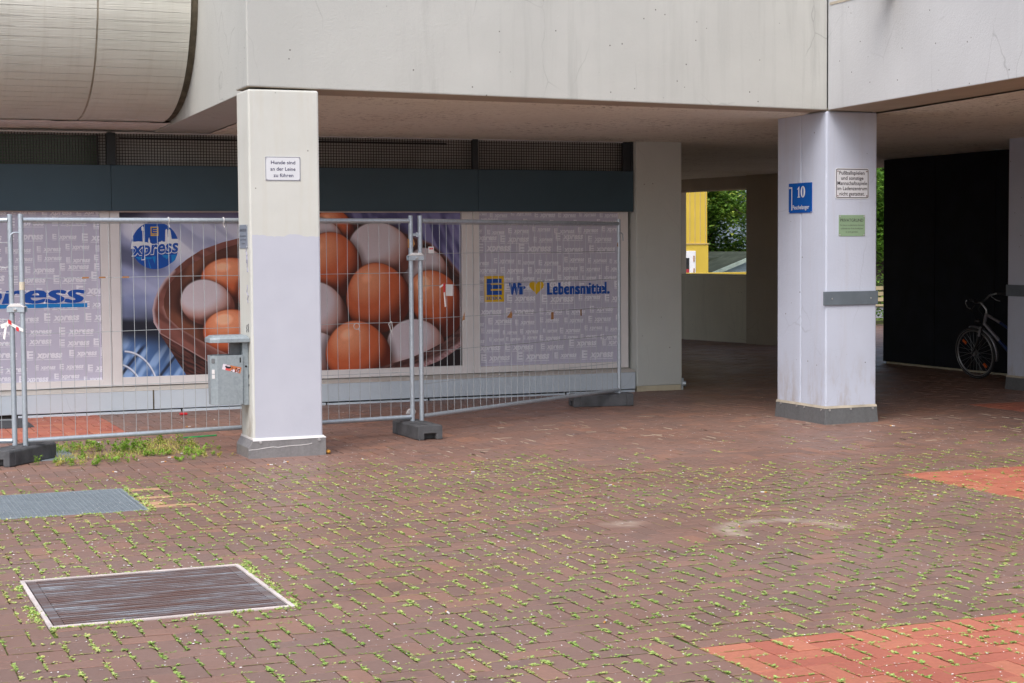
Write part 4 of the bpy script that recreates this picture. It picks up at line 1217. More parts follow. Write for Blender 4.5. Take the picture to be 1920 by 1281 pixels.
logo_e(mb, E(547, 445)[0], E(547, 445)[1], 0.082, 0.097, lambda k: on_y(YW-0.0018-0.0006*k), 0, 1)
mb.build('badge', [M['logo_yellow'], M['logo_blue']], pB)
mb = MB()
put_text(mb, 'xpress', f2, cx+0.003, cz-0.087, 0.21, fitw=0.518, bold=0.05, shear=0.2, rot=0.07, m=0)
mb.build('lettering_outline', M['print_white'], pB); mb = MB()
put_text(mb, 'xpress', f3, cx+0.003, cz-0.085, 0.20, fitw=0.50, bold=0.026, shear=0.2, rot=0.07, m=0)
mb.build('lettering', M['logo_blue'], pB)

# ------------------------------------------------------------------ signs on the pillars
def sign(label, a0, a1, b0, b1, fn, plate, rad_=0.004, border=None, bw=0.006, inset=0.006, lines=(), ink=None, screws=None, screw_mat=None, name='sign', th=0.004):
    """fn(a, b, d): d = distance out of the wall"""
    t = thing(name, label, 'sign')
    mb = MB(); mb.prism(rrect(a0, a1, b0, b1, rad_), fn, 0.0005, th); mb.build('plate', plate, t)
    if border:
        o = rrect(a0+inset, a1-inset, b0+inset, b1-inset, max(rad_-inset*0.5, 0.002)); i = rrect(a0+inset+bw, a1-inset-bw, b0+inset+bw, b1-inset-bw, max(rad_-inset-bw*0.5, 0.0015))
        n = len(o); mb = MB()
        mb.add([fn(a, b, th+0.0006) for a, b in o]+[fn(a, b, th+0.0006) for a, b in i], [(k, (k+1) % n, n+(k+1) % n, n+k) for k in range(n)])
        mb.build('border', border, t)
    if lines:
        for (s, ca, cb, size, fit, bold) in lines:
            mb = MB(); put_text(mb, s, lambda a, b: fn(a, b, th+0.0008), ca, cb, size, fitw=fit, bold=bold)
            mb.build('lettering', ink, t)
    for (a, b, r) in screws or ():
        mb = MB(); mb.prism([(a+r*math.cos(k*PI/4), b+r*math.sin(k*PI/4)) for k in range(8)], fn, th, th+0.003); mb.build('screw', screw_mat or M['screw'], t)
    return t
fP1 = lambda a, b, d: (a, 13.685-d, b)
sign('small white notice about dogs on leads, high on the pillar with the litter bin', 3.441, 3.737, 2.284, 2.480, fP1, M['sign_white'], 0.003, M['sign_navy'], 0.0035, 0.002,
     [('Hunde sind', 3.591, 2.419, 0.041, 0.205, 0.014), ('an der Leine', 3.589, 2.366, 0.041, 0.212, 0.014), ('zu führen', 3.592, 2.314, 0.041, 0.168, 0.014)], M['sign_navy'],
     [(3.452, 2.469, .005), (3.726, 2.469, .005), (3.452, 2.295, .005), (3.726, 2.295, .005)], M['screw'])
fL1 = lambda a, b, d: (3.305-d, 14.7-a, b)      # a grows towards the viewer (left face of the first pillar)
sign('small blue-grey notice plate on the narrow left face of the pillar with the litter bin', 14.7-14.045, 14.7-13.765, 1.730, 1.925, fL1, M['sign_grey'], 0.004, None, lines=[
     ('PRIVATGRUND', 0.795, 1.868, 0.034, 0.225, 0.0), ('Der Konsum von alkoholischen Getränken', 0.795, 1.827, 0.018, 0.235, 0.0), ('außerhalb der Freischankflächen', 0.795, 1.796, 0.018, 0.21, 0.0), ('ist nicht gestattet.', 0.795, 1.765, 0.018, 0.12, 0.0)], ink=M['sign_black'],
     screws=[(0.668, 1.915, .006), (0.924, 1.915, .006), (0.668, 1.741, .006), (0.924, 1.741, .006)])
fP2 = lambda a, b, d: (a, 13.9-d, b)
sign('white black-rimmed notice about ball games on the corner pillar', 9.060, 9.442, 2.166, 2.461, fP2, M['sign_white'], 0.022, M['sign_black'], 0.007, 0.008, [
     ('Fußballspielen', 9.247, 2.398, 0.05, 0.285, 0.012), ('und sonstige', 9.251, 2.348, 0.05, 0.252, 0.012), ('Mannschaftsspiele', 9.251, 2.299, 0.05, 0.335, 0.012), ('im Ladenzentrum', 9.251, 2.249, 0.05, 0.335, 0.012), ('nicht gestattet.', 9.249, 2.198, 0.05, 0.285, 0.012)], M['sign_black'],
     [(9.088, 2.430, .007), (9.415, 2.430, .007), (9.088, 2.195, .007), (9.415, 2.195, .007)], M['screw_red'])
sign('small pale green private-ground plate on the corner pillar', 9.101, 9.397, 1.808, 2.011, fP2, M['sign_green'], 0.006, None, lines=[
     ('PRIVATGRUND', 9.247, 1.947, 0.042, 0.26, 0.004), ('Der Konsum von alkoholischen Getränken', 9.249, 1.907, 0.02, 0.265, 0.0), ('außerhalb der Freischankflächen', 9.249, 1.875, 0.02, 0.25, 0.0), ('ist nicht gestattet.', 9.249, 1.843, 0.02, 0.14, 0.0)], ink=M['sign_black'],
     screws=[(9.113, 1.998, .008), (9.386, 1.998, .008), (9.113, 1.82, .008), (9.386, 1.82, .008)])
# blue enamel house number: bold serif figures drawn as polygons
fL2 = lambda a, b, d: (8.96-d, 14.564-a, b)
hn = sign('blue enamel house number sign with white figures on the corner pillar', 0.0, 0.421, 2.040, 2.333, fL2, M['sign_blue'], 0.004, None, th=0.006)
mb = MB(); f = lambda a, b: fL2(a, b, 0.0068)
def serif_one(a, b, h):
    w = h*0.5
    poly(mb, [(a+w*.34, b+h*.07), (a+w*.34, b+h*.80), (a+w*.02, b+h*.70), (a+w*.0, b+h*.76), (a+w*.62, b+h), (a+w*.68, b+h), (a+w*.68, b+h*.07)], f)
    rect(mb, a+w*.08, a+w*.94, b, b+h*.066, f)
serif_one(0.160, 2.192, 0.108)
def ring_poly(ca, cb, ra, rb_, ia, ib, n=28):
    o = [f(ca+ra*math.cos(2*PI*k/n), cb+rb_*math.sin(2*PI*k/n)) for k in range(n)]; i = [f(ca+ia*math.cos(2*PI*k/n), cb+ib*math.sin(2*PI*k/n)) for k in range(n)]
    mb.add(o+i, [(k, (k+1) % n, n+(k+1) % n, n+k) for k in range(n)])
ring_poly(0.262, 2.246, 0.040, 0.056, 0.013, 0.049)
mb.build('number', M['sign_white'], hn); mb = MB()
put_text(mb, 'Peschelanger', f, 0.225, 2.077, 0.058, fitw=0.30, bold=0.012)
mb.build('lettering', M['sign_white'], hn); mb = MB()
rect(mb, 0.052, 0.066, 2.068, 2.283, f); rect(mb, 0.024, 0.066, 2.284, 2.296, f)
poly(mb, [(0.004, 2.290), (0.0235, 2.276), (0.0235, 2.304)], f)
mb.build('arrow', M['sign_white'], hn)
for a, b in ((0.01, 2.046), (0.411, 2.046)):
    mb = MB(); mb.prism([(a+.006*math.cos(k*PI/4), b+.006*math.sin(k*PI/4)) for k in range(8)], fL2, .006, .009); mb.build('screw', M['screw'], hn)

# ------------------------------------------------------------------ mesh fence panels on rubber feet
ZP, RP = 2.02, 0.0210
def fence_panel(label, a, b, zs, nw, hook_left=False, hook_right=False, sag=0.0):
    t = thing('wire_fence', label, 'fence panel', 'mesh fence panels in front of the shop')
    a, b = Vector((*a, 0)), Vector((*b, 0)); d = (b-a).normalized(); nrm = Vector((-d.y, d.x, 0))
    zv = lambda z: Vector((0, 0, z))
    for p in (a, b):
        mb = MB(); mb.tube([p+zv(0.03), p+zv(ZP)], RP, 14)
        mb.tube([p+zv(ZP-0.002), p+zv(ZP+0.001)], [RP, RP*0.85], 14)
        mb.build('post', M['galv'], t)
    for z, r in ((1.972, 0.0205), (0.172, 0.0205)):
        mb = MB()
        N = 10
        mb.tube([a+d*(0.018+(b-a).length*0.0)+(b-a-d*0.036)*(k/N)+zv(z-sag*math.sin(PI*k/N)) for k in range(N+1)], r, 12, caps=False)
        mb.build('rail', M['galv'], t)
    mb = MB()
    L = (b-a).length
    for k in range(nw):
        s = 0.105+(L-0.21)*k/(nw-1)+random.gauss(0, 0.002)
        bend = random.gauss(0, 0.004)
        mb.tube([a+d*s+zv(0.155)+nrm*0.02, a+d*(s+bend)+zv(0.9)+nrm*0.02, a+d*(s-bend*0.5)+zv(1.4)+nrm*0.02, a+d*s+zv(1.955)+nrm*0.02], 0.0023, 5, caps=False)
    for z in zs:
        mb.tube([a+d*(L*k/6)+zv(z+random.gauss(0, 0.0025)-sag*math.sin(PI*k/6))+nrm*0.0165 for k in range(7)], 0.0023, 5, caps=False)
    mb.tube([a+d*0.09+zv(1.945)+nrm*0.02, b-d*0.09+zv(1.945)+nrm*0.02], 0.0026, 5)
    mb.build('wire_mesh', M['wire'], t)
    for p, on, sg in ((a, hook_left, -1), (b, hook_right, 1)):
        if on:
            mb = MB(); q = p+zv(1.87)
            mb.tube([q+d*sg*0.018, q+d*sg*0.06, q+d*sg*0.085+zv(-0.02), q+d*sg*0.088+zv(-0.085)], 0.006, 8)
            mb.build('hook', M['galv'], t)
    return t
A0, A1 = (1.557, 14.272), (5.059, 14.752)
B0, B1 = (5.152, 14.759), (8.051, 16.558)
C1 = (1.479, 14.330); C0 = (C1[0]-3.44*0.973, C1[1]+3.44*0.232)
fence_panel('wide wire fence panel with three level wires, behind the pillar with the litter bin', A0, A1, (1.496, 1.046, 0.588), 33, True, False)
fence_panel('wire fence panel turned back towards the shop, in front of the yellow heart poster', B0, B1, (1.672, 1.372, 1.068, 0.765, 0.465), 32, False, True)
fence_panel('dense wire fence panel cut off by the left edge of the picture', C0, C1, (1.79, 1.585, 1.38, 1.17, 0.965, 0.76, 0.545, 0.345), 34)

def foot(label, c, ang):
    """recycled-rubber foot with a carrying slot through the ends; c = ground centre, long axis at ang"""
    t = thing('ballast_block', label, 'fence foot', 'rubber feet under the fence')
    t.location = (c[0], c[1], 0); t.rotation_euler = (0, 0, ang)
    hl, hw, h = 0.335, 0.118, 0.133
    mb = MB()
    pr = [(-hw, 0.002), (-0.058, 0.002), (-0.058, 0.058), (0.058, 0.058), (0.058, 0.002), (hw, 0.002), (hw, h-0.014), (hw-0.014, h), (-hw+0.014, h), (-hw, h-0.014)]
    for x0, x1 in ((-hl, -hl+0.075), (hl-0.075, hl)): mb.prism(pr, lambda u, v, d: (d, u, v), x0, x1)
    body = [(-hw, 0.002), (hw, 0.002), (hw, h-0.014), (hw-0.014, h), (-hw+0.014, h), (-hw, h-0.014)]
    mb.prism(body, lambda u, v, d: (d, u, v), -hl+0.0752, hl-0.0752)
    mb.build('body', M['rubber'], t, bevel=0.007, seg=2, angle=30)
    for k in (-1, 0, 1):
        mb = MB(); mb.box(k*0.2-0.055, k*0.2+0.055, -0.05, 0.05, h-0.002, h+0.0035); mb.build('socket', M['rubber'], t, bevel=0.003)
    return t
foot('black rubber fence foot at the left picture edge, weeds beside it', (1.52, 14.30-0.02), math.atan2(0.53, 0.446))
foot('black rubber fence foot under the meeting posts of the two main panels', (5.068, 14.652), rad(92))
foot('grey rubber fence foot seen broadside below the far end of the turned panel', (7.862, 16.622), math.atan2(-0.12, 0.65))

def clamp(label, p, q, z, hat=True):
    t = thing('fence_clamp', label, 'clamp', 'clamps joining the fence posts')
    p, q = Vector((*p, z)), Vector((*q, z)); d = (q-p).normalized(); n = Vector((d.y, -d.x, 0))
    mb = MB(); mid = (p+q)/2; hl = (q-p).length/2+0.03
    mb.obox(mid+n*0.026, d*hl, n*0.004, Vector((0, 0, 0.022)))
    mb.obox(mid-n*0.026, d*hl, n*0.004, Vector((0, 0, 0.022)))
    mb.build('jaw', M['galv'], t, bevel=0.003)
    mb = MB(); mb.prism([(-hl, 0.022), (hl, 0.022), (hl*0.55, 0.048), (-hl*0.55, 0.048)], lambda u, v, dd: tuple(mid+d*u+Vector((0, 0, v))+n*dd), -0.022, 0.034)
    mb.build('cap', M['paper'], t, bevel=0.004)
    mb = MB(); mb.tube([mid+n*-0.045, mid+n*0.052], 0.008, 8); mb.tube([mid+n*0.03, mid+n*0.042], 0.015, 6); mb.build('bolt', M['screw'], t)
clamp('white-capped post clamp left of the egg poster, above the red-white tape', C1, A0, 1.245)
clamp('white-capped post clamp in front of the egg poster', A1, B0, 1.632)
mb = MB()
p, q = Vector((*A1, 1.845)), Vector((*B0, 1.845)); dd_ = (q-p).normalized()
mb.obox(p+dd_*0.045, dd_*0.026, Vector((0, 0.006, 0)), Vector((0, 0, 0.012))); mb.obox(p+dd_*0.066, dd_*0.012, Vector((0, 0.01, 0)), Vector((0, 0, 0.022)))
tag(mb.build('latch', M['galv'], bevel=0.002), 'small galvanised latch between the two posts, high above the white-capped clamp', 'latch')
# rags of tape, tags and ties left on the wires
def at_panel(a, b, s, z, off=-0.006):
    a, b = Vector((*a, 0)), Vector((*b, 0)); d = (b-a).normalized(); n = Vector((-d.y, d.x, 0))
    return a+d*s+Vector((0, 0, z))+n*off, d, n
def rag(mb, p, d, n, outline, th=0.002, m=0):
    mb.prism(outline, lambda u, v, k: tuple(Vector(p)+d*u+Vector((0, 0, v))+n*k), -th, 0, m)
p, d, n = at_panel(B0, B1, 0.155, 1.705, -0.004)
mb = MB(); rag(mb, p, d, n, [(-.04, -.03), (.04, -.03), (.04, .03), (-.04, .03)]); rag(mb, p-n*0.0022, d, n, [(-.027, .004), (-.003, .004), (-.003, .018), (-.027, .018)], 0.001, 1); rag(mb, p-n*0.0022, d, n, [(.003, .004), (.026, .004), (.026, .018), (.003, .018)], 0.001, 1)
tag(mb.build('tag', [M['paper'], M['tape_red']]), 'small white and red maker plate wired to the turned fence panel', 'tag')
p, d, n = at_panel(B0, B1, 0.42, 1.33, -0.004)
mb = MB(); rag(mb, p, d, n, [(-.05, -.055), (.055, -.06), (.057, .048), (-.048, .052)])
tag(mb.build('tag', M['paper']), 'blank white square card on the turned fence panel beside a rag of tape', 'tag')
p, d, n = at_panel(B0, B1, 0.345, 1.33, -0.008)
mb = MB(); rag(mb, p, d, n, [(-.02, .06), (.012, .062), (.004, -.02), (-.012, -.025)], m=0); rag(mb, p, d, n, [(-.012, -.0255), (.004, -.0205), (.022, -.155), (.004, -.16)], m=1); rag(mb, p, d, n, [(-.075, .035), (-.0205, .058), (-.0205, .04), (-.07, .018)], m=1)
tag(mb.build('tape', [M['tape_red'], M['tape_white']]), 'torn red and white barrier tape hanging beside the blank white card', 'tape')
mb = MB()
pa, pb = Vector((*C1, 1.13)), Vector((*A0, 1.085))
dl = (pb-pa).normalized(); nn = Vector((dl.y, -dl.x, 0)).normalized()*0.026
mb.hexa([pa+nn-dl*.03+Vector((0, 0, -.012)), pb+nn+dl*.02+Vector((0, 0, -.014)), pb+nn*1.1+dl*.02+Vector((0, 0, -.014)), pa+nn*1.1-dl*.03+Vector((0, 0, -.012)), pa+nn-dl*.03+Vector((0, 0, .014)), pb+nn+dl*.02+Vector((0, 0, .012)), pb+nn*1.1+dl*.02+Vector((0, 0, .012)), pa+nn*1.1-dl*.03+Vector((0, 0, .014))], 1)
for q0, q1 in ((-.02, .012), (.06, .085)): mb.obox(pa+dl*((q0+q1)/2)+nn*1.18+Vector((0, 0, .012-.4*max(q0, 0))), dl*(q1-q0)/2, nn*0.05, Vector((0, 0, .016)), 0)
mb.prism([(-.03, .0), (-.10, -.05), (-.085, -.075), (-.01, -.02)], lambda u, v, k: tuple(pa+dl*u+Vector((0, 0, v))+nn*1.15+nn*k), 0, 0.06, 1)
mb.prism([(-.05, -.02), (-.075, -.15), (-.055, -.155), (-.03, -.02)], lambda u, v, k: tuple(pa+dl*u+Vector((0, 0, v))+nn*1.15+nn*k), 0, 0.06, 1)
tag(mb.build('tape', [M['tape_red'], M['tape_white']]), 'red and white barrier tape tied round the two posts at the left edge', 'tape')
def tie(label, a, b, s, z, style):
    p, d, n = at_panel(a, b, s, z, -0.002)
    mb = MB()
    if style == 'loop':
        mb.ring(p+Vector((0, 0, -.028)), n, 0.028, 0.0026, 16, 5); mb.tube([p+d*.012+Vector((0, 0, -.05)), p+d*.035+Vector((0, 0, -.075))], 0.003, 5)
    elif style == 'strip':
        mb.tube([p+d*-.004, p+d*-.03+Vector((0, 0, -.02)), p+d*-.012+Vector((0, 0, -.07)), p+d*.012+Vector((0, 0, -.12))], 0.003, 5); mb.tube([p, p+d*.01+Vector((0, 0, -.06)), p+d*.0+Vector((0, 0, -.09))], 0.003, 5)
    else:
        mb.ring(p+Vector((0, 0, .0)), d, 0.026, 0.004, 14, 5); mb.tube([p+Vector((0, 0, -.02)), p+d*.012+Vector((0, 0, -.06))], 0.005, 5)
    tag(mb.build('cable_tie', M['paper']), label, 'cable tie', 'cable ties on the fence')
tie('white cable tie looped below the wire in front of the central brown egg', A0, A1, 2.98, 1.05, 'loop')
tie('white cable tie with a long loose tail in front of the lowest white egg', A0, A1, 3.33-.0, 1.055, 'strip')
tie('white cable tie on the top rail above the round blue emblem', A0, A1, 1.24, 1.972, 'rail')
tie('white cable tie on the top rail, close to the pillar with the litter bin', A0, A1, 1.73, 1.972, 'rail')
def scrap(label, a, b, s, z, outline, grp='brown scraps of tape on the fence'):
    p, d, n = at_panel(a, b, s, z, -0.005)
    mb = MB(); rag(mb, p, d, n, outline, 0.0015)
    tag(mb.build('tape_scrap', M['tape_brown']), label, 'tape scrap', grp)
scrap('brown tape scrap wound on the post at the white-topped egg', A0, A1, 3.53, 1.76, [(-.03, .05), (.0, .035), (.03, .045), (.045, .0), (.01, -.055), (-.028, -.03)])
scrap('torn brown tape scrap on the wire below the yellow and blue emblem', B0, B1, 1.40, 1.045, [(-.06, -.01), (-.005, .03), (.01, .055), (.03, .015), (.02, -.02), (-.02, -.015)])
scrap('squarish brown tape scrap on the wire below the blue words', B0, B1, 2.13, 1.03, [(-.022, -.045), (.022, -.042), (.022, .03), (-.02, .028)])
scrap('narrow brown tape scrap on the wire near the far post', B0, B1, 2.66, 1.035, [(-.01, -.03), (.012, -.032), (.01, .035), (-.012, .03)])
scrap('brown tape scrap on the far post of the turned panel', B0, B1, 3.40, 1.75, [(-.03, -.025), (.03, -.03), (.04, .015), (-.02, .02)])
scrap('small brown tape scrap on the wire at the right-hand brown egg', B0, B1, 0.64, 1.06, [(-.025, -.03), (.02, -.02), (.012, .05), (-.01, .0)])
for k, (s0, lb) in enumerate(((0.52, 'leftmost of three brown tape scraps beside the big blue letters'), (0.66, 'middle one of three brown tape scraps beside the big blue letters'), (0.86, 'rightmost of three brown tape scraps beside the big blue letters'))):
    scrap(lb, A0, A1, s0, 1.496, [(-.03, -.007), (.03, -.005), (.028, .007), (-.025, .008)])
p, d, n = at_panel(A0, A1, 0.0, 1.44, -RP-0.001)
mb = MB(); mb.tube([p-n*-RP+Vector((0, 0, -.035)), p-n*-RP+Vector((0, 0, .03))], RP+0.0015, 14)
tag(mb.build('tape_band', plain('cream_tape', (0.62, 0.56, 0.44), 0.6)), 'cream band of tape round the fence post left of the egg poster', 'tape')

# ------------------------------------------------------------------ litter bin on the pillar
bn = thing('litter_bin', 'galvanised litter bin with a hood, bolted to the left side of the sign pillar', 'litter bin')
mb = MB()                          # upright channel carrying hood and box
mb.box(3.252, 3.3035, 13.79, 13.93, 0.432, 0.96)
mb.build('post', M['bin'], bn, bevel=0.006)
mb = MB()                          # hood: folded sheet with sloping sides
hx0, hx1, y0, y1 = 2.975, 3.3035, 13.735, 13.985
zl, zm, zh = 0.957, 0.992, 1.016
lo = [(hx0, y0+.03), (hx0+.075, y0), (hx1, y0), (hx1, y1), (hx0+.075, y1), (hx0, y1-.03)]
hi = [(hx0+.03, y0+.07), (hx0+.10, y0+.035), (hx1-.02, y0+.035), (hx1-.02, y1-.035), (hx0+.10, y1-.035), (hx0+.03, y1-.07)]
n = 6
mb.add([(x, y, zl) for x, y in lo]+[(x, y, zm) for x, y in lo]+[(x, y, zh) for x, y in hi],
       [tuple(range(n))[::-1]]+[(i, (i+1) % n, n+(i+1) % n, n+i) for i in range(n)]+[(n+i, n+(i+1) % n, 2*n+(i+1) % n, 2*n+i) for i in range(n)]+[tuple(range(2*n, 3*n))])
mb.build('hood', M['bin'], bn, bevel=0.004)
mb = MB(); mb.box(3.165, 3.2515, 13.86, 13.90, 0.80, 0.956); mb.build('hood_bracket', M['zinc_dark'], bn, bevel=0.003)
def binbox(s):
    return [(2.985+s, 13.815), (3.035+s*.5, 13.765+s), (3.2505-s, 13.765+s), (3.2505-s, 13.955-s), (3.035+s*.5, 13.955-s), (2.985+s, 13.905)]
mb = MB()
o_, i_ = binbox(0.0), binbox(0.004); tz, bz = 0.852, 0.445
def lower(pts): return [(3.135+(x-3.135)*0.965, 13.86+(y-13.86)*0.965) for x, y in pts]
V_ = [(x, y, bz) for x, y in lower(o_)]+[(x, y, tz) for x, y in o_]+[(x, y, tz) for x, y in i_]+[(x, y, bz+.006) for x, y in lower(i_)]
mb.add(V_, [tuple(range(6))[::-1]]+[(i, (i+1) % 6, 6+(i+1) % 6, 6+i) for i in range(6)]+[(6+i, 6+(i+1) % 6, 12+(i+1) % 6, 12+i) for i in range(6)]+[(12+i, 12+(i+1) % 6, 18+(i+1) % 6, 18+i) for i in range(6)]+[tuple(range(18, 24))])
bx = mb.build('box', M['bin'], bn, bevel=0.003)
mb = MB(); mb.box(3.222, 3.232, 13.7625, 13.7655, 0.79, 0.832); mb.build('slot', M['pit'], bx)
mb = MB(); mb.prism(rrect(-.017, .017, -.02, .02, .008), lambda u, v, k: (3.008+u*.62-k*.7, 13.792-u*.62-k*.7, .808+v), 0, .003); mb.build('lock', M['zinc_dark'], bx)
mb = MB()
for k in (0, 1): mb.prism([(-.015, -.018), (.015, -.018), (.015, .016), (-.015, .016)], lambda u, v, q: (3.009+u*.62-q*.7, 13.791-u*.62-q*.7, .72-k*.04+v), 0.0, .0025)
mb.build('label', M['paper'], bx)
mb = MB(); mb.tube([(3.28, 13.784, 0.756), (3.28, 13.79, 0.756)], 0.008, 10); mb.build('bolt', M['pit'], bn)
# sticker
def sticker_print(W=190, H=150):
    Y_, X_ = np.mgrid[0:H, 0:W]; x = X_/W; y = Y_/H
    im = np.ones((H, W, 3))*np.array([186, 112, 70.])
    def el(cx, cy, rx, ry, c, soft=0.1):
        nonlocal im
        m = np.clip((1-np.hypot((x-cx)/rx, (y-cy)/ry))/soft, 0, 1)[..., None]; im = im*(1-m)+np.array(c, float)*m
    el(0.06, 0.2, 0.16, 0.5, (222, 214, 224)); el(0.27, 0.75, 0.30, 0.38, (38, 34, 46)); el(0.29, 0.62, 0.08, 0.24, (52, 94, 160)); el(0.29, 0.34, 0.125, 0.23, (206, 84, 84)); el(0.29, 0.15, 0.17, 0.12, (44, 36, 44)); el(0.29, 0.07, 0.12, 0.06, (196, 190, 200))
    r = np.random.default_rng(5)
    for k in range(70):
        c = ((52, 30, 40), (120, 52, 52), (216, 206, 222), (168, 92, 60), (34, 30, 40))[k % 5]
        el(0.52+0.42*r.random(), 0.1+0.62*r.random(), 0.02+0.05*r.random(), 0.03+0.05*r.random(), c, 0.4)
    el(0.62, 0.35, 0.07, 0.12, (224, 214, 226)); el(0.86, 0.58, 0.12, 0.14, (40, 32, 36))
    im[y > 0.80] = (44, 132, 214)
    m = (y > 0.83) & (y < 0.965) & (np.sin(X_*1.1)+np.sin(X_*0.43+1) > -0.5) & (x > 0.08) & (x < 0.92) & (np.abs(y-0.895) > 0.015)
    im[m] = (226, 236, 246)
    return im/255
stk = thing('sticker', 'tilted photo sticker with a blue lettered strip, on the front of the litter bin', 'sticker')
mb = MB()
ca, sa = math.cos(rad(-13)), math.sin(rad(-13)); w_, h_ = 0.078, 0.056
cs = [(-w_, -h_), (w_, -h_), (w_, h_), (-w_, h_)]
P_ = [(3.148+u*ca-v*sa, 0.712+u*sa+v*ca) for u, v in cs]
mb.hexa([(P_[0][0], 13.7695, P_[0][1]), (P_[1][0], 13.7695, P_[1][1]), (P_[1][0], 13.774, P_[1][1]), (P_[0][0], 13.774, P_[0][1]), (P_[3][0], 13.7635, P_[3][1]), (P_[2][0], 13.7635, P_[2][1]), (P_[2][0], 13.768, P_[2][1]), (P_[3][0], 13.768, P_[3][1])])
mb.uv[2] = [(0, 0), (1, 0), (1, 1), (0, 1)]
mb.build('print', print_mat('sticker_print', print_image('sticker_print', sticker_print())), stk)
# scribbles on the narrow pillar face
mb = MB()
def scrib(y, z, s, seed):
    r = random.Random(seed); pts = [(3.3035, y+r.uniform(-.5, .5)*s, z+k*s*0.35+r.uniform(-.25, .25)*s) for k in range(9)]
    mb.tube(pts, 0.0035, 4, smooth=False)
scrib(13.80, 1.60, 0.06, 1); scrib(13.78, 1.53, 0.05, 2); scrib(13.79, 1.28, 0.05, 3)
tag(mb.build('graffiti', plain('marker_ink', (0.3, 0.3, 0.42), 0.6)), 'faint pen scribbles on the narrow pillar face below the blue-grey plate', 'graffiti')
mb = MB(); scrib(13.83, 1.03, 0.025, 5); scrib(13.78, 1.035, 0.025, 6); scrib(13.80, 0.58, 0.04, 8)
tag(mb.build('graffiti', M['sign_black']), 'small dark scribble on the pillar edge at the bin hood', 'graffiti')

# ------------------------------------------------------------------ gratings in the pavement
gt = thing('floor_grate', 'rusty barred floor grating with a pale frame in the foreground', 'floor grate')
x0, x1, y0, y1 = GRATE
mb = MB(); wd = 0.022
mb.box(x0, x1, y0, y0+wd, -0.006, 0.006); mb.box(x0, x1, y1-wd, y1, -0.006, 0.006)
mb.box(x0, x0+wd, y0+wd, y1-wd, -0.006, 0.006); mb.box(x1-wd, x1, y0+wd, y1-wd, -0.006, 0.006)
mb.build('frame', M['rim_white'], gt, bevel=0.002)
for xa, xb in ((x0+wd+.008, x0+wd+.055), (x1-wd-.05, x1-wd-.008)):
    mb = MB(); mb.box(xa, xb, y0+wd+.006, y1-wd-.006, -.035, 0.001); mb.build('side_bar', M['grate'], gt, bevel=0.002)
mb = MB()
n = 27; pit = (y1-y0-2*wd)/n
for k in range(n):
    yy = y0+wd+pit*(k+0.5)
    mb.box(x0+wd+.057, x1-wd-.052, yy-pit*0.23, yy+pit*0.23, -0.035, 0.002+random.uniform(-.0007, .0007))
mb.build('bars', M['grate'], gt, bevel=0.0015, seg=1)
mb = MB(); mb.box(x0+.015, x1-.015, y0+.015, y1-.015, -0.20, -0.19)
for b in ((x0+.012, x0+.016, y0+.012, y1-.012), (x1-.016, x1-.012, y0+.012, y1-.012), (x0+.016, x1-.016, y0+.012, y0+.016), (x0+.016, x1-.016, y1-.016, y1-.012)): mb.box(*b, -.19, -.0065)
mb.build('pit', M['pit'], gt)
# steel grid mat at the left edge
gm = thing('grid_mat', 'flat galvanised steel grid set in the paving at the left edge', 'grid mat')
x0, x1, y0, y1 = MAT; x0 = -0.6
mb = MB()
for k in range(int((x1-x0)/0.0333)): mb.box(x0+k*0.0333-.0022, x0+k*0.0333+.0022, y0+.02, y1-.02, -.0075, 0.003)
for k in range(int((y1-y0-0.04)/0.0333)+1): mb.box(x0, x1-.02, y0+.02+k*0.0333-.0035, y0+.02+k*0.0333+.0035, -.0075, 0.0022)
mb.build('bars', M['grid_steel'], gm)
mb = MB(); mb.box(x0, x1, y0, y0+.018, -.0075, 0.004); mb.box(x0, x1, y1-.018, y1, -.0075, 0.004); mb.box(x1-.018, x1, y0+.018, y1-.018, -.0075, 0.004); mb.box(x1-.045, x1-.038, y0+.018, y1-.018, -.0075, 0.0035)
mb.build('frame', M['grid_steel'], gm, bevel=0.001)
mb = MB(); mb.box(x0, x1-.01, y0+.01, y1-.01, -.0083, -.0078); mb.build('base', plain('grid_dirt', (0.06, 0.068, 0.075), 0.85, var=0.4, vs=9), gm)
mb = MB(); mb.box(1.02, 1.975, 14.29, 15.19, -.0075, 0.003)
tag(mb.build('cover_plate', M['grid_steel'], bevel=0.002), 'grey steel cover plate half hidden under the left fence foot', 'cover plate')
mb = MB(); mb.box(0.9, 1.95, 17.05, 18.0, -.007, 0.006)
tag(mb.build('door_mat', plain('grey_door_mat', (0.06, 0.065, 0.075), 0.9, var=0.3, vs=20), bevel=0.002), 'dark grey door mat on the red paving by the shop plinth', 'mat')

# ------------------------------------------------------------------ small things on the ground
mb = MB()
mb.tube([(3.953+math.cos(0)*0, 13.72, 0.002+0.034*(1-math.cos(PI*k/8))/2) for k in range(9)], [max(.001, 0.022*math.sin(PI*k/8)) for k in range(9)], 12)
tag(mb.build('fruit', plain('apricot', (0.62, 0.3, 0.05), 0.6)), 'tiny yellow-orange fruit beside the base of the sign pillar', 'fruit')
mb = MB(); mb.obox((3.23, 15.42, 0.012), (0.16, 0.035, 0), (-0.002, 0.008, 0), (0, 0, .006))
tag(mb.build('plastic_strip', M['green_plastic'], bevel=0.003), 'green plastic strip on the paving behind the wire fence', 'plastic strip')
mb = MB()
mb.prism([(-.055, 0), (.05, 0), (.058, .03), (.03, .055), (-.01, .06), (-.04, .04)], lambda u, v, k: (5.70+u, 16.65+k+u*.2, v+.001), 0, .05)
tag(mb.build('paper_scrap', M['paper'], bevel=0.008), 'crumpled white paper ball behind the meeting fence posts', 'paper')
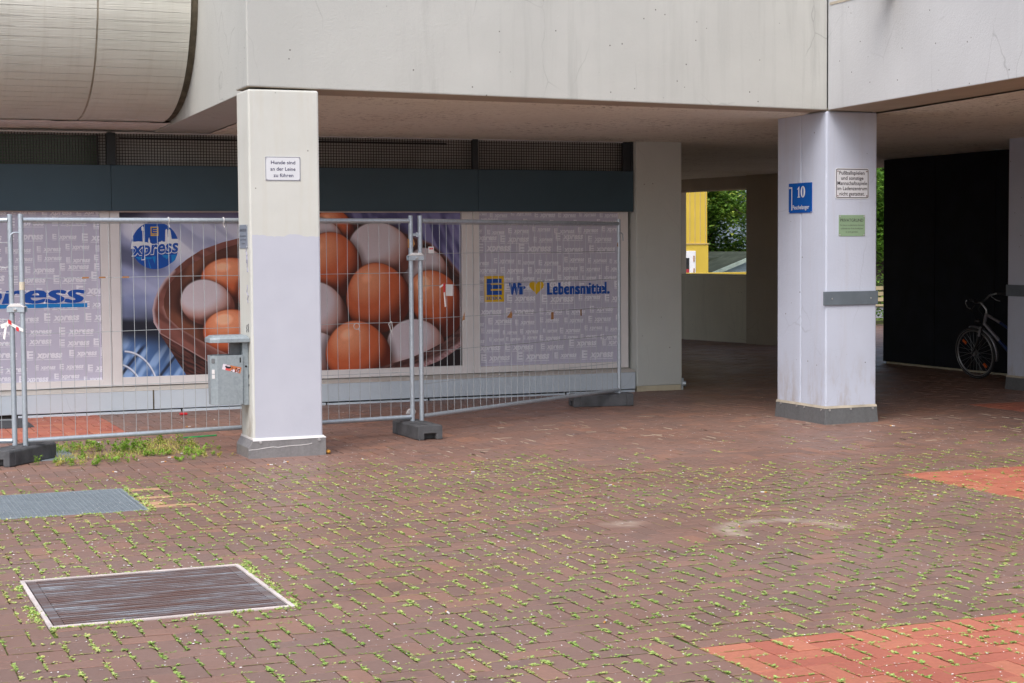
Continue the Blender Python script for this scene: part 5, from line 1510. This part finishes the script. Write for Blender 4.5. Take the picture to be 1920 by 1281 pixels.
mb = MB(); mb.obox((3.52, 17.62, 0.014), (0.04, 0.0, 0), (0, .03, .0), (0, 0, .011))
tag(mb.build('wrapper', M['tape_red'], bevel=0.008), 'red wrapper on the ground by the plinth, left of the litter bin', 'wrapper')
def butt(x, y, a, L=0.035, full=False):
    mb = MB(); d = Vector((math.cos(a), math.sin(a), 0)); p = Vector((x, y, 0.006))
    mb.tube([p, p+d*L*0.5], 0.0045, 7, 0); mb.tube([p+d*L*0.5, p+d*L], 0.0045, 7, 1)
    return mb
proto = None
spots = [(2.26, 14.05), (2.42, 13.98), (2.71, 14.02), (2.05, 14.35), (2.86, 14.25), (2.6, 13.75), (3.0, 14.62), (1.75, 15.8), (3.3, 16.4), (3.7, 17.0), (2.35, 15.4), (2.1, 13.3), (2.95, 13.15), (3.5, 13.3), (3.3, 13.2), (2.0, 12.85), (2.72, 7.47), (3.30, 6.95), (5.3, 11.0), (4.6, 12.1), (6.1, 10.2), (7.0, 8.6), (5.2, 9.02), (4.1, 13.25), (7.1, 9.6), (9.0, 13.2), (9.42, 13.5)]
for k, (x, y) in enumerate(spots):
    a = random.uniform(0, 2*PI)
    if proto is None:
        mb = MB(); mb.tube([(0, 0, 0.0055), (.018, 0, .0055)], .0046, 8); mb.tube([(.0181, 0, .0055), (.045, 0, .005)], .0046, 8, 1)
        proto = mb.build('cigarette_butt', [M['butt_orange'], M['paper']]); o = proto
        tag(o, 'cigarette end with a pale stub lying on the brown paving', 'cigarette end', 'cigarette ends scattered on the paving')
    else: o = copy_tree(proto)
    o.location = (x, y, 0.0); o.rotation_euler = (0, 0, a)

# ------------------------------------------------------------------ bicycle behind the right-hand pillar
bk = thing('bicycle', 'silver and blue trekking bicycle leaning on its stand by the black wall', 'bicycle')
bk.location = (13.75, 17.80, 0.0)
HD = rad(90+13)                    # heading: away from the viewer, a little to the left
bk.rotation_euler = (rad(-9), 0, 0)
bk.rotation_mode = 'XYZ'
# local frame: +x forward, wheel hub over the origin; lean to the left is about x
bk.matrix_world = Matrix.Translation((13.75, 17.80, 0.0)) @ Matrix.Rotation(HD, 4, 'Z') @ Matrix.Rotation(rad(-8), 4, 'X')
R_W = 0.335
def wheel(c, steer, name='wheel'):
    rot = Matrix.Rotation(steer, 4, 'Z')
    ax = rot @ Vector((0, 1, 0)); fwd_ = rot @ Vector((1, 0, 0)); c = Vector(c)
    mb = MB(); mb.ring(c, ax, R_W-0.019, 0.019, 56, 10); wh = mb.build('wheel', M['tyre'], bk)
    mb = MB(); mb.ring(c, ax, R_W-0.043, 0.009, 56, 8); mb.ring(c, ax, R_W-0.022, 0.0195, 56, 4) if False else None
    mb.build('rim', M['alu'], wh)
    mb = MB()
    for sg in (-1, 1): mb.ring(c+ax*0.019*sg*0.86, ax, R_W-0.023, 0.0028, 56, 5)
    mb.build('reflex_strip', M['alu'], wh)
    mb = MB(); mb.tube([c-ax*0.05, c+ax*0.05], 0.012, 10)
    for sg in (-1, 1): mb.tube([c+ax*sg*0.03, c+ax*sg*0.036], 0.028, 14)
    mb.build('hub', M['alu'], wh)
    mb = MB()
    for k in range(28):
        a = 2*PI*k/28; b = a+(0.9 if k % 2 else -0.9); sg = 1 if (k//2) % 2 else -1
        e = c+(fwd_*math.cos(a)+Vector((0, 0, 1))*math.sin(a))*(R_W-0.045); s0 = c+(fwd_*math.cos(b)+Vector((0, 0, 1))*math.sin(b))*0.024+ax*0.03*sg
        mb.tube([s0, e], 0.0015, 4)
    mb.build('spokes', M['alu'], wh)
    for a in (rad(140), rad(-45)):
        mb = MB(); q = c+(fwd_*-math.cos(a)+Vector((0, 0, 1))*math.sin(a))*0.215; t_ = (fwd_*math.sin(a)+Vector((0, 0, 1))*math.cos(a))
        rr_ = (fwd_*-math.cos(a)+Vector((0, 0, 1))*math.sin(a))
        mb.obox(q, t_*0.017, rr_*0.034, ax*0.008); mb.build('reflector', M['orange_lens'], wh, bevel=0.006)
    return wh
STE = rad(-4)
wheel((0, 0, R_W), STE); wheel((-1.07, 0, R_W), 0)
HT, HB = Vector((-0.235, 0, 0.86)), Vector((-0.185, 0, 0.715))      # head tube
BBk = Vector((-0.63, 0, 0.29)); ST = Vector((-0.82, 0, 0.80))
mb = MB(); mb.tube([HT, HB], 0.021, 12); mb.tube([HB+Vector((0, 0, 0.01)), HB*0.52+BBk*0.48], 0.022, 12); mb.tube([HT+Vector((-.005, 0, -.02)), HT*0.6+(ST*0.55+BBk*0.45)*0.4], 0.0175, 12)
mb.build('frame', M['bike_silver'], bk)
mb = MB(); mb.tube([HB*0.52+BBk*0.48, BBk], 0.0222, 12); mb.tube([HT*0.6+(ST*0.55+BBk*0.45)*0.4, ST*0.55+BBk*0.45], 0.0177, 12); mb.tube([BBk, ST], 0.0165, 12)
for sg in (-1, 1): mb.tube([BBk, Vector((-1.07, .06*sg, R_W))], 0.010, 8); mb.tube([ST, Vector((-1.07, .06*sg, R_W))], 0.009, 8)
mb.build('rear_frame', M['bike_blue'], bk)
fk = MB()
CR = HB+Vector((0.012, 0, -0.035))
for sg in (-1, 1): fk.tube([CR+Vector((0, .045*sg, 0)), Vector((-.10, .055*sg, .50)), Vector((-0.03, .058*sg, .38)), Vector((0, .06*sg, R_W))], [.017, .016, .012, .01], 10)
fk.tube([CR+Vector((0, -.05, 0)), CR+Vector((0, .05, 0))], .02, 10); fk.build('fork', M['bike_black'], bk)
mb = MB()
for sg in (-1, 1): mb.tube([CR+Vector((0.005, .05*sg, .01)), CR+Vector((.045, .055*sg, -.11))], .0185, 10)
mb.build('fork_sleeve', M['bike_silver'], bk)
def mudguard(c, a0, a1, name='mudguard', mat=None):
    mb = MB(); N = 22; Rm = R_W+0.02; vs = []
    for k in range(N+1):
        a = a0+(a1-a0)*k/N
        for w_, dr in ((-.027, -.012), (-.016, 0), (.016, 0), (.027, -.012)): vs.append((c[0]+(Rm+dr)*math.cos(a), w_, c[2]+(Rm+dr)*math.sin(a)))
    mb.add(vs, [(k*4+j, k*4+j+1, k*4+j+5, k*4+j+4) for k in range(N) for j in range(3)], smooth=True)
    o = mb.build(name, mat or M['bike_silver'], bk); s_ = o.modifiers.new('solid', 'SOLIDIFY'); s_.thickness = .003
mudguard((0, 0, R_W), rad(82), rad(195)); mudguard((-1.07, 0, R_W), rad(20), rad(200))
mb = MB()
SM = HT+Vector((.0, 0, .05)); mb.tube([HT, SM, SM+Vector((.075, 0, .085))], [.015, .015, .014], 10); mb.build('stem', M['alu'], bk)
HBc = SM+Vector((.08, 0, .085)); mb = MB()
for sg in (-1, 1): mb.tube([HBc, HBc+Vector((.012, .09*sg, .01)), HBc+Vector((.0, .18*sg, .06)), HBc+Vector((-.05, .25*sg, .075)), HBc+Vector((-.14, .29*sg, .065))], .0115, 10)
mb.build('handlebar', M['alu'], bk)
for sg in (-1, 1):
    mb = MB(); mb.tube([HBc+Vector((-.06, .256*sg, .075)), HBc+Vector((-.19, .30*sg, .058))], .017, 10); mb.build('grip', M['bike_black'], bk)
    mb = MB(); mb.tube([HBc+Vector((.02, .235*sg, .07)), HBc+Vector((.03, .25*sg, .035)), HBc+Vector((-.02, .28*sg, -.015)), HBc+Vector((-.07, .29*sg, -.03))], .006, 7); mb.build('brake_lever', M['alu'], bk)
mb = MB(); mb.tube([HBc+Vector((0, .05, .02)), HBc+Vector((.10, .06, -.08)), HBc+Vector((.06, .03, -.25)), CR+Vector((.06, .0, .04))], .0035, 6); mb.tube([HBc+Vector((0, -.05, .02)), HBc+Vector((.08, -.04, -.10)), HT+Vector((.04, 0, -.05)), HB+Vector((-.05, 0, -.02))], .0035, 6); mb.build('cable', M['bike_black'], bk)
mb = MB(); mb.tube([CR+Vector((.05, 0, .07)), CR+Vector((.07, 0, .07)), CR+Vector((.12, 0, .07))], [.018, .034, .036], 14); lp = mb.build('headlight', M['bike_black'], bk)
mb = MB(); mb.tube([CR+Vector((.1205, 0, .07)), CR+Vector((.128, 0, .07))], [.033, .024], 14); mb.build('lens', M['alu'], lp)
mb = MB(); mb.tube([ST, ST+Vector((-.05, 0, .13))], .0135, 10); mb.build('seat_post', M['alu'], bk)
mb = MB(); mb.prism([(.14, 0), (.06, .03), (-.08, .075), (-.13, .06), (-.13, -.06), (-.08, -.075), (.06, -.03)], lambda u, v, k: (ST.x-.06+u, v, .93+k), 0, .05); mb.build('saddle', M['bike_black'], bk, bevel=.018, seg=3)
mb = MB(); mb.tube([BBk+Vector((0, -.05, 0)), BBk+Vector((0, .05, 0))], .02, 10); mb.ring(BBk+Vector((0, -.05, 0)), (0, 1, 0), .085, .006, 28, 6); mb.tube([BBk+Vector((0, -.07, 0)), BBk+Vector((.12, -.075, -.11))], .009, 7); mb.tube([BBk+Vector((0, .07, 0)), BBk+Vector((-.12, .075, .11))], .009, 7); mb.build('crankset', M['alu'], bk)
mb = MB(); mb.tube([BBk+Vector((-.06, .02, -.02)), BBk+Vector((-.02, .17, -.27))], .008, 8); mb.build('kickstand', M['bike_black'], bk)

# ------------------------------------------------------------------ far side of the passage
bw = thing('black_wall', 'large black-clad wall behind the bicycle', 'wall')
mb = MB(); mb.box(14.40, 19.0, 13.2, 20.82, 0.03, 2.952); mb.build('cladding', M['black_clad'], bw, bevel=0.004)
mb = MB(); mb.box(14.43, 18.9, 13.25, 20.78, -0.02, 0.032); mb.build('foot', M['raw_grey'], bw)
mb = MB()
for y in (14.4, 15.7, 17.0, 18.3, 19.6): mb.box(14.396, 14.402, y-.004, y+.004, .05, 2.94)
mb.build('joints', M['pit'], bw)
wa, wb_ = Vector((14.80, 28.70, 0)), Vector((15.265, 26.10, 0))
wd_ = (wb_-wa).normalized(); wn = Vector((-wd_.y, wd_.x, 0))
if wn.x < 0: wn = -wn
def along(mb, s0, s1, o0, o1, z0, z1, m=0):
    q = [wa+wd_*s0+wn*o0, wa+wd_*s1+wn*o0, wa+wd_*s1+wn*o1, wa+wd_*s0+wn*o1]
    mb.hexa([(p.x, p.y, z0) for p in q]+[(p.x, p.y, z1) for p in q], m)
LW = (wb_-wa).length
t = thing('low_wall', 'waist-high bare concrete wall closing the passage below the opening', 'wall')
mb = MB(); along(mb, -1.2, LW-0.0, 0, 0.2, -.02, 1.185); mb.build('parapet', M['raw_grey'], t, bevel=.01)
mb = MB(); along(mb, -1.2, LW-0.0, 0.06, 0.26, 1.186, 1.215); mb.build('coping', M['tan_paint'], t, bevel=.006)
t = thing('pillar', 'bare concrete pillar at the right end of the low wall, with a dark joint', 'pillar')
mb = MB(); along(mb, LW+.004, LW+.50, -.10, .35, -.02, 3.1); mb.build('shaft', M['pier'], t, bevel=.006)
mb = MB(); along(mb, LW+.515, LW+1.02, -.115, .35, -.02, 3.1); mb.build('shaft', M['pier'], t, bevel=.006)
mb = MB(); along(mb, LW+.495, LW+.52, -.085, .3, -.02, 3.1); mb.build('joint', M['pit'], t)
mb = MB(); along(mb, LW+1.025, LW+1.06, -.06, 0.9, -.02, 3.1); sidew = mb.build('return_wall', M['ochre'], t)
mb = MB(); along(mb, LW+1.02, LW+1.055, -.11, -.065, 1.10, 1.18); mb.build('switch_box', M['ochre'], t, bevel=.004)
mb = MB(); along(mb, -1.2, LW+0.0, 0.02, 0.5, 2.735, 3.12)
o = mb.build('lintel', M['soffit'], bld, bevel=.05, seg=4)
t = thing('pillar', 'tan-painted outer pillar at the left end of the opening', 'pillar')
mb = MB(); along(mb, -.62, -.05, .26, .7, 0, 3.1); mb.build('shaft', M['tan_paint'], t, bevel=.01)

# ------------------------------------------------------------------ seen through the openings: court beyond
mb = MB(); mb.quad((15.9, 20.9, -.012), (70, 20.9, -.012), (70, 90, -.012), (15.9, 90, -.012))
tag(mb.build('path', M['asphalt']), kind='structure')
yb = thing('yellow_building', 'yellow ribbed building with a white glazed door beyond the passage', 'building')
mb = MB(); mb.box(12.0, 23.21, 42.0, 50.0, 0.0, 1.43+0.98-0.6); mb.build('base_wall', M['yellow_clad'], yb)
mb = MB(); mb.box(12.0, 23.19, 42.03, 50.0, 1.805, 9.0); mb.build('wall', M['yellow_clad'], yb)
mb = MB(); mb.box(12.0, 23.22, 41.97, 42.03, 1.80, 1.845) if False else mb.box(12.0, 23.225, 41.975, 42.02, 1.775, 1.803); mb.build('drip_strip', M['ochre'], yb)
mb = MB()
for k in range(26): mb.box(22.35+k*.0335*1.0-0.6 if False else 19.0+k*0.165, 19.018+k*0.165, 42.02, 42.035, 1.81, 9.0)
mb.build('ribs', M['ochre'], yb)
mb = MB(); mb.box(21.75, 22.80, 41.97, 42.05, 0.0, 1.475+.12); dr_ = mb.build('door', M['white_door'], yb, bevel=.01)
mb = MB(); mb.box(21.85, 22.585, 41.955, 41.97, 0.3, 1.40); mb.build('pane', M['glass_dark'], dr_)
mb = MB(); mb.box(21.86, 22.575, 41.945, 41.956, 0.3, 1.09); mb.build('curtain', M['red_cloth'], dr_)
mb = MB()
for z in (0.95, 1.30): mb.box(22.72, 22.75, 41.95, 41.972, z, z+.16)
mb.build('hinge', M['tape_brown'], dr_)
gb = thing('grey_building', 'blue-grey rendered house wall behind the tree', 'building')
mb = MB(); mb.box(29.5, 34.2, 58.0, 66, 0, 12); mb.build('wall', M['grey_render'], gb)
mb = MB(); mb.box(34.205, 50.0, 58.7, 66, 0, 12); mb.build('wing', M['grey_render'], gb)
sh = thing('shed', 'low shed with a mossy dark roof and pale gable edge', 'shed')
SX = [24.6, 27.15, 29.7]; zz = lambda x: 0.72+(x-24.9)*0.355 if x <= 27.15 else 1.519-(x-27.15)*0.355
mb = MB(); mb.prism([(24.9, 0), (29.4, 0), (29.4, zz(29.4)-.05), (27.15, zz(27.15)-.05), (24.9, zz(24.9)-.05)], lambda u, v, d: (u, d, v), 46.0, 50.0); mb.build('wall', M['shed_wall'], sh)
mb = MB()
for xa, xb in ((24.6, 27.148), (27.152, 29.7)): mb.prism([(xa, zz(xa)-.10), (xb, zz(xb)-.10), (xb, zz(xb)+.02), (xa, zz(xa)+.02)], lambda u, v, d: (u, d, v), 45.72, 45.78)
mb.build('gable_edge', M['shed_trim'], sh)
mb = MB(); mb.prism([(24.6, zz(24.6)-.04), (27.15, zz(27.15)-.04), (29.7, zz(29.7)-.04), (29.7, zz(29.7)+.03), (27.15, zz(27.15)+.03), (24.6, zz(24.6)+.03)], lambda u, v, d: (u, d, v), 45.785, 50.4); mb.build('roof', M['shed_roof'], sh)
mb = MB(); mb.hexa([(22.6, 47.5, .2), (27.1, 47.5, .2), (27.1, 50.2, .2), (22.6, 50.2, .2), (22.6, 47.5, 0.85), (27.1, 47.5, 1.45), (27.1, 50.2, 1.43), (22.6, 50.2, 1.40)]); mb.build('roof_wing', M['shed_roof'], sh)
mb = MB(); mb.box(15.95, 21.5, 33.9, 34.1, 0, 1.125)
t = thing('garden_wall', 'low yellow garden wall just beyond the opening', 'wall'); mb.build('body', M['yellow_clad'], t, bevel=.01)

def tree(label, base, h, trunk_r, crown, n, lmat, lsize, group='trees beyond the passage', seed=1):
    t = thing('tree', label, 'tree', group)
    r = random.Random(seed); b = Vector(base)
    mb = MB()
    top = b+Vector((r.uniform(-.3, .3), r.uniform(-.3, .3), h*0.75))
    mb.tube([b, b+Vector((.05, 0, h*.2)), b*0.6+top*0.4, top], [trunk_r*1.25, trunk_r, trunk_r*.8, trunk_r*.25], 12)
    limbs = []
    for k in range(16):
        f = r.uniform(.28, .95); s = b*(1-f*0.75/0.75*0.9)+top*(f*0.9); a = r.uniform(0, 2*PI); L = crown*r.uniform(.5, 1.0)
        e = s+Vector((math.cos(a)*L, math.sin(a)*L, r.uniform(-.2, .4)*L)); m_ = (s+e)/2+Vector((0, 0, .1*L))
        mb.tube([s, m_, e], [trunk_r*.35, trunk_r*.2, trunk_r*.06], 7); limbs += [(m_, e), (s, m_)]
    mb.build('trunk', M['bark'], t)
    lv = Leaves()
    for k in range(n):
        s, e = r.choice(limbs); f = r.random(); c = s*(1-f)+e*f
        cc = c+Vector((r.gauss(0, .42), r.gauss(0, .42), r.gauss(-.05, .38)))*crown*.3
        t_ = min(1, max(0, r.gauss(.45, .22)))
        for q in range(5):
            p = cc+Vector((r.gauss(0, .1), r.gauss(0, .1), r.gauss(0, .07)))*lsize*8
            lv.leaf(p, lsize*r.uniform(.8, 1.5), lsize*.42, r.uniform(0, 2*PI), r.uniform(-.9, .35), min(1, max(0, t_+r.gauss(0, .12))), .3)
    lv.mb.build('crown', M[lmat], t)
tree('dark-trunked broadleaf tree behind the shed, beside the yellow building', (29.0, 52.5, 0), 7.6, .27, 3.3, 9000, 'leaf_mid', .13, seed=3)
tree('bright green tree in the gap beside the black wall', (27.6, 40.0, 0), 7.5, .22, 3.0, 4200, 'leaf_bright', .12, seed=8)
tree('deep green tree further back, right of the blue-grey house', (41.0, 55.0, 0), 10.0, .3, 4.2, 3500, 'leaf', .15, seed=12)
lv = Leaves()
hd = thing('hedge', 'low clipped hedge behind the slatted bench', 'hedge')
for k in range(5200):
    x = random.uniform(20.3, 29.5); z = random.uniform(.05, 1.05)
    y = 31.5+(x-20.3)*.25+random.uniform(-.35, .35)
    lv.leaf((x, y, z), .09, .035, random.uniform(0, 2*PI), random.uniform(-.5, .9), random.random())
lv.mb.build('foliage', M['leaf_bright'], hd)
bn2 = thing('bench', 'slatted wooden bench in front of the hedge, in the gap beside the black wall', 'bench')
bx0, by0 = 19.6, 30.2
for k in range(4):
    mb = MB(); mb.box(bx0, bx0+1.9, by0+.10*k, by0+.10*k+.075, .43, .455); mb.build('seat_slat', M['bench_wood'], bn2)
for k in range(3):
    mb = MB(); mb.box(bx0, bx0+1.9, by0+.42+k*.03, by0+.44+k*.03, .52+k*.12, .60+k*.12); mb.build('back_slat', M['bench_wood'], bn2)
for x in (bx0+.2, bx0+1.62):
    mb = MB(); mb.box(x, x+.06, by0+.02, by0+.40, 0, .428); mb.box(x, x+.06, by0+.402, by0+.418, 0, .86); mb.build('leg', M['dark_post'], bn2)
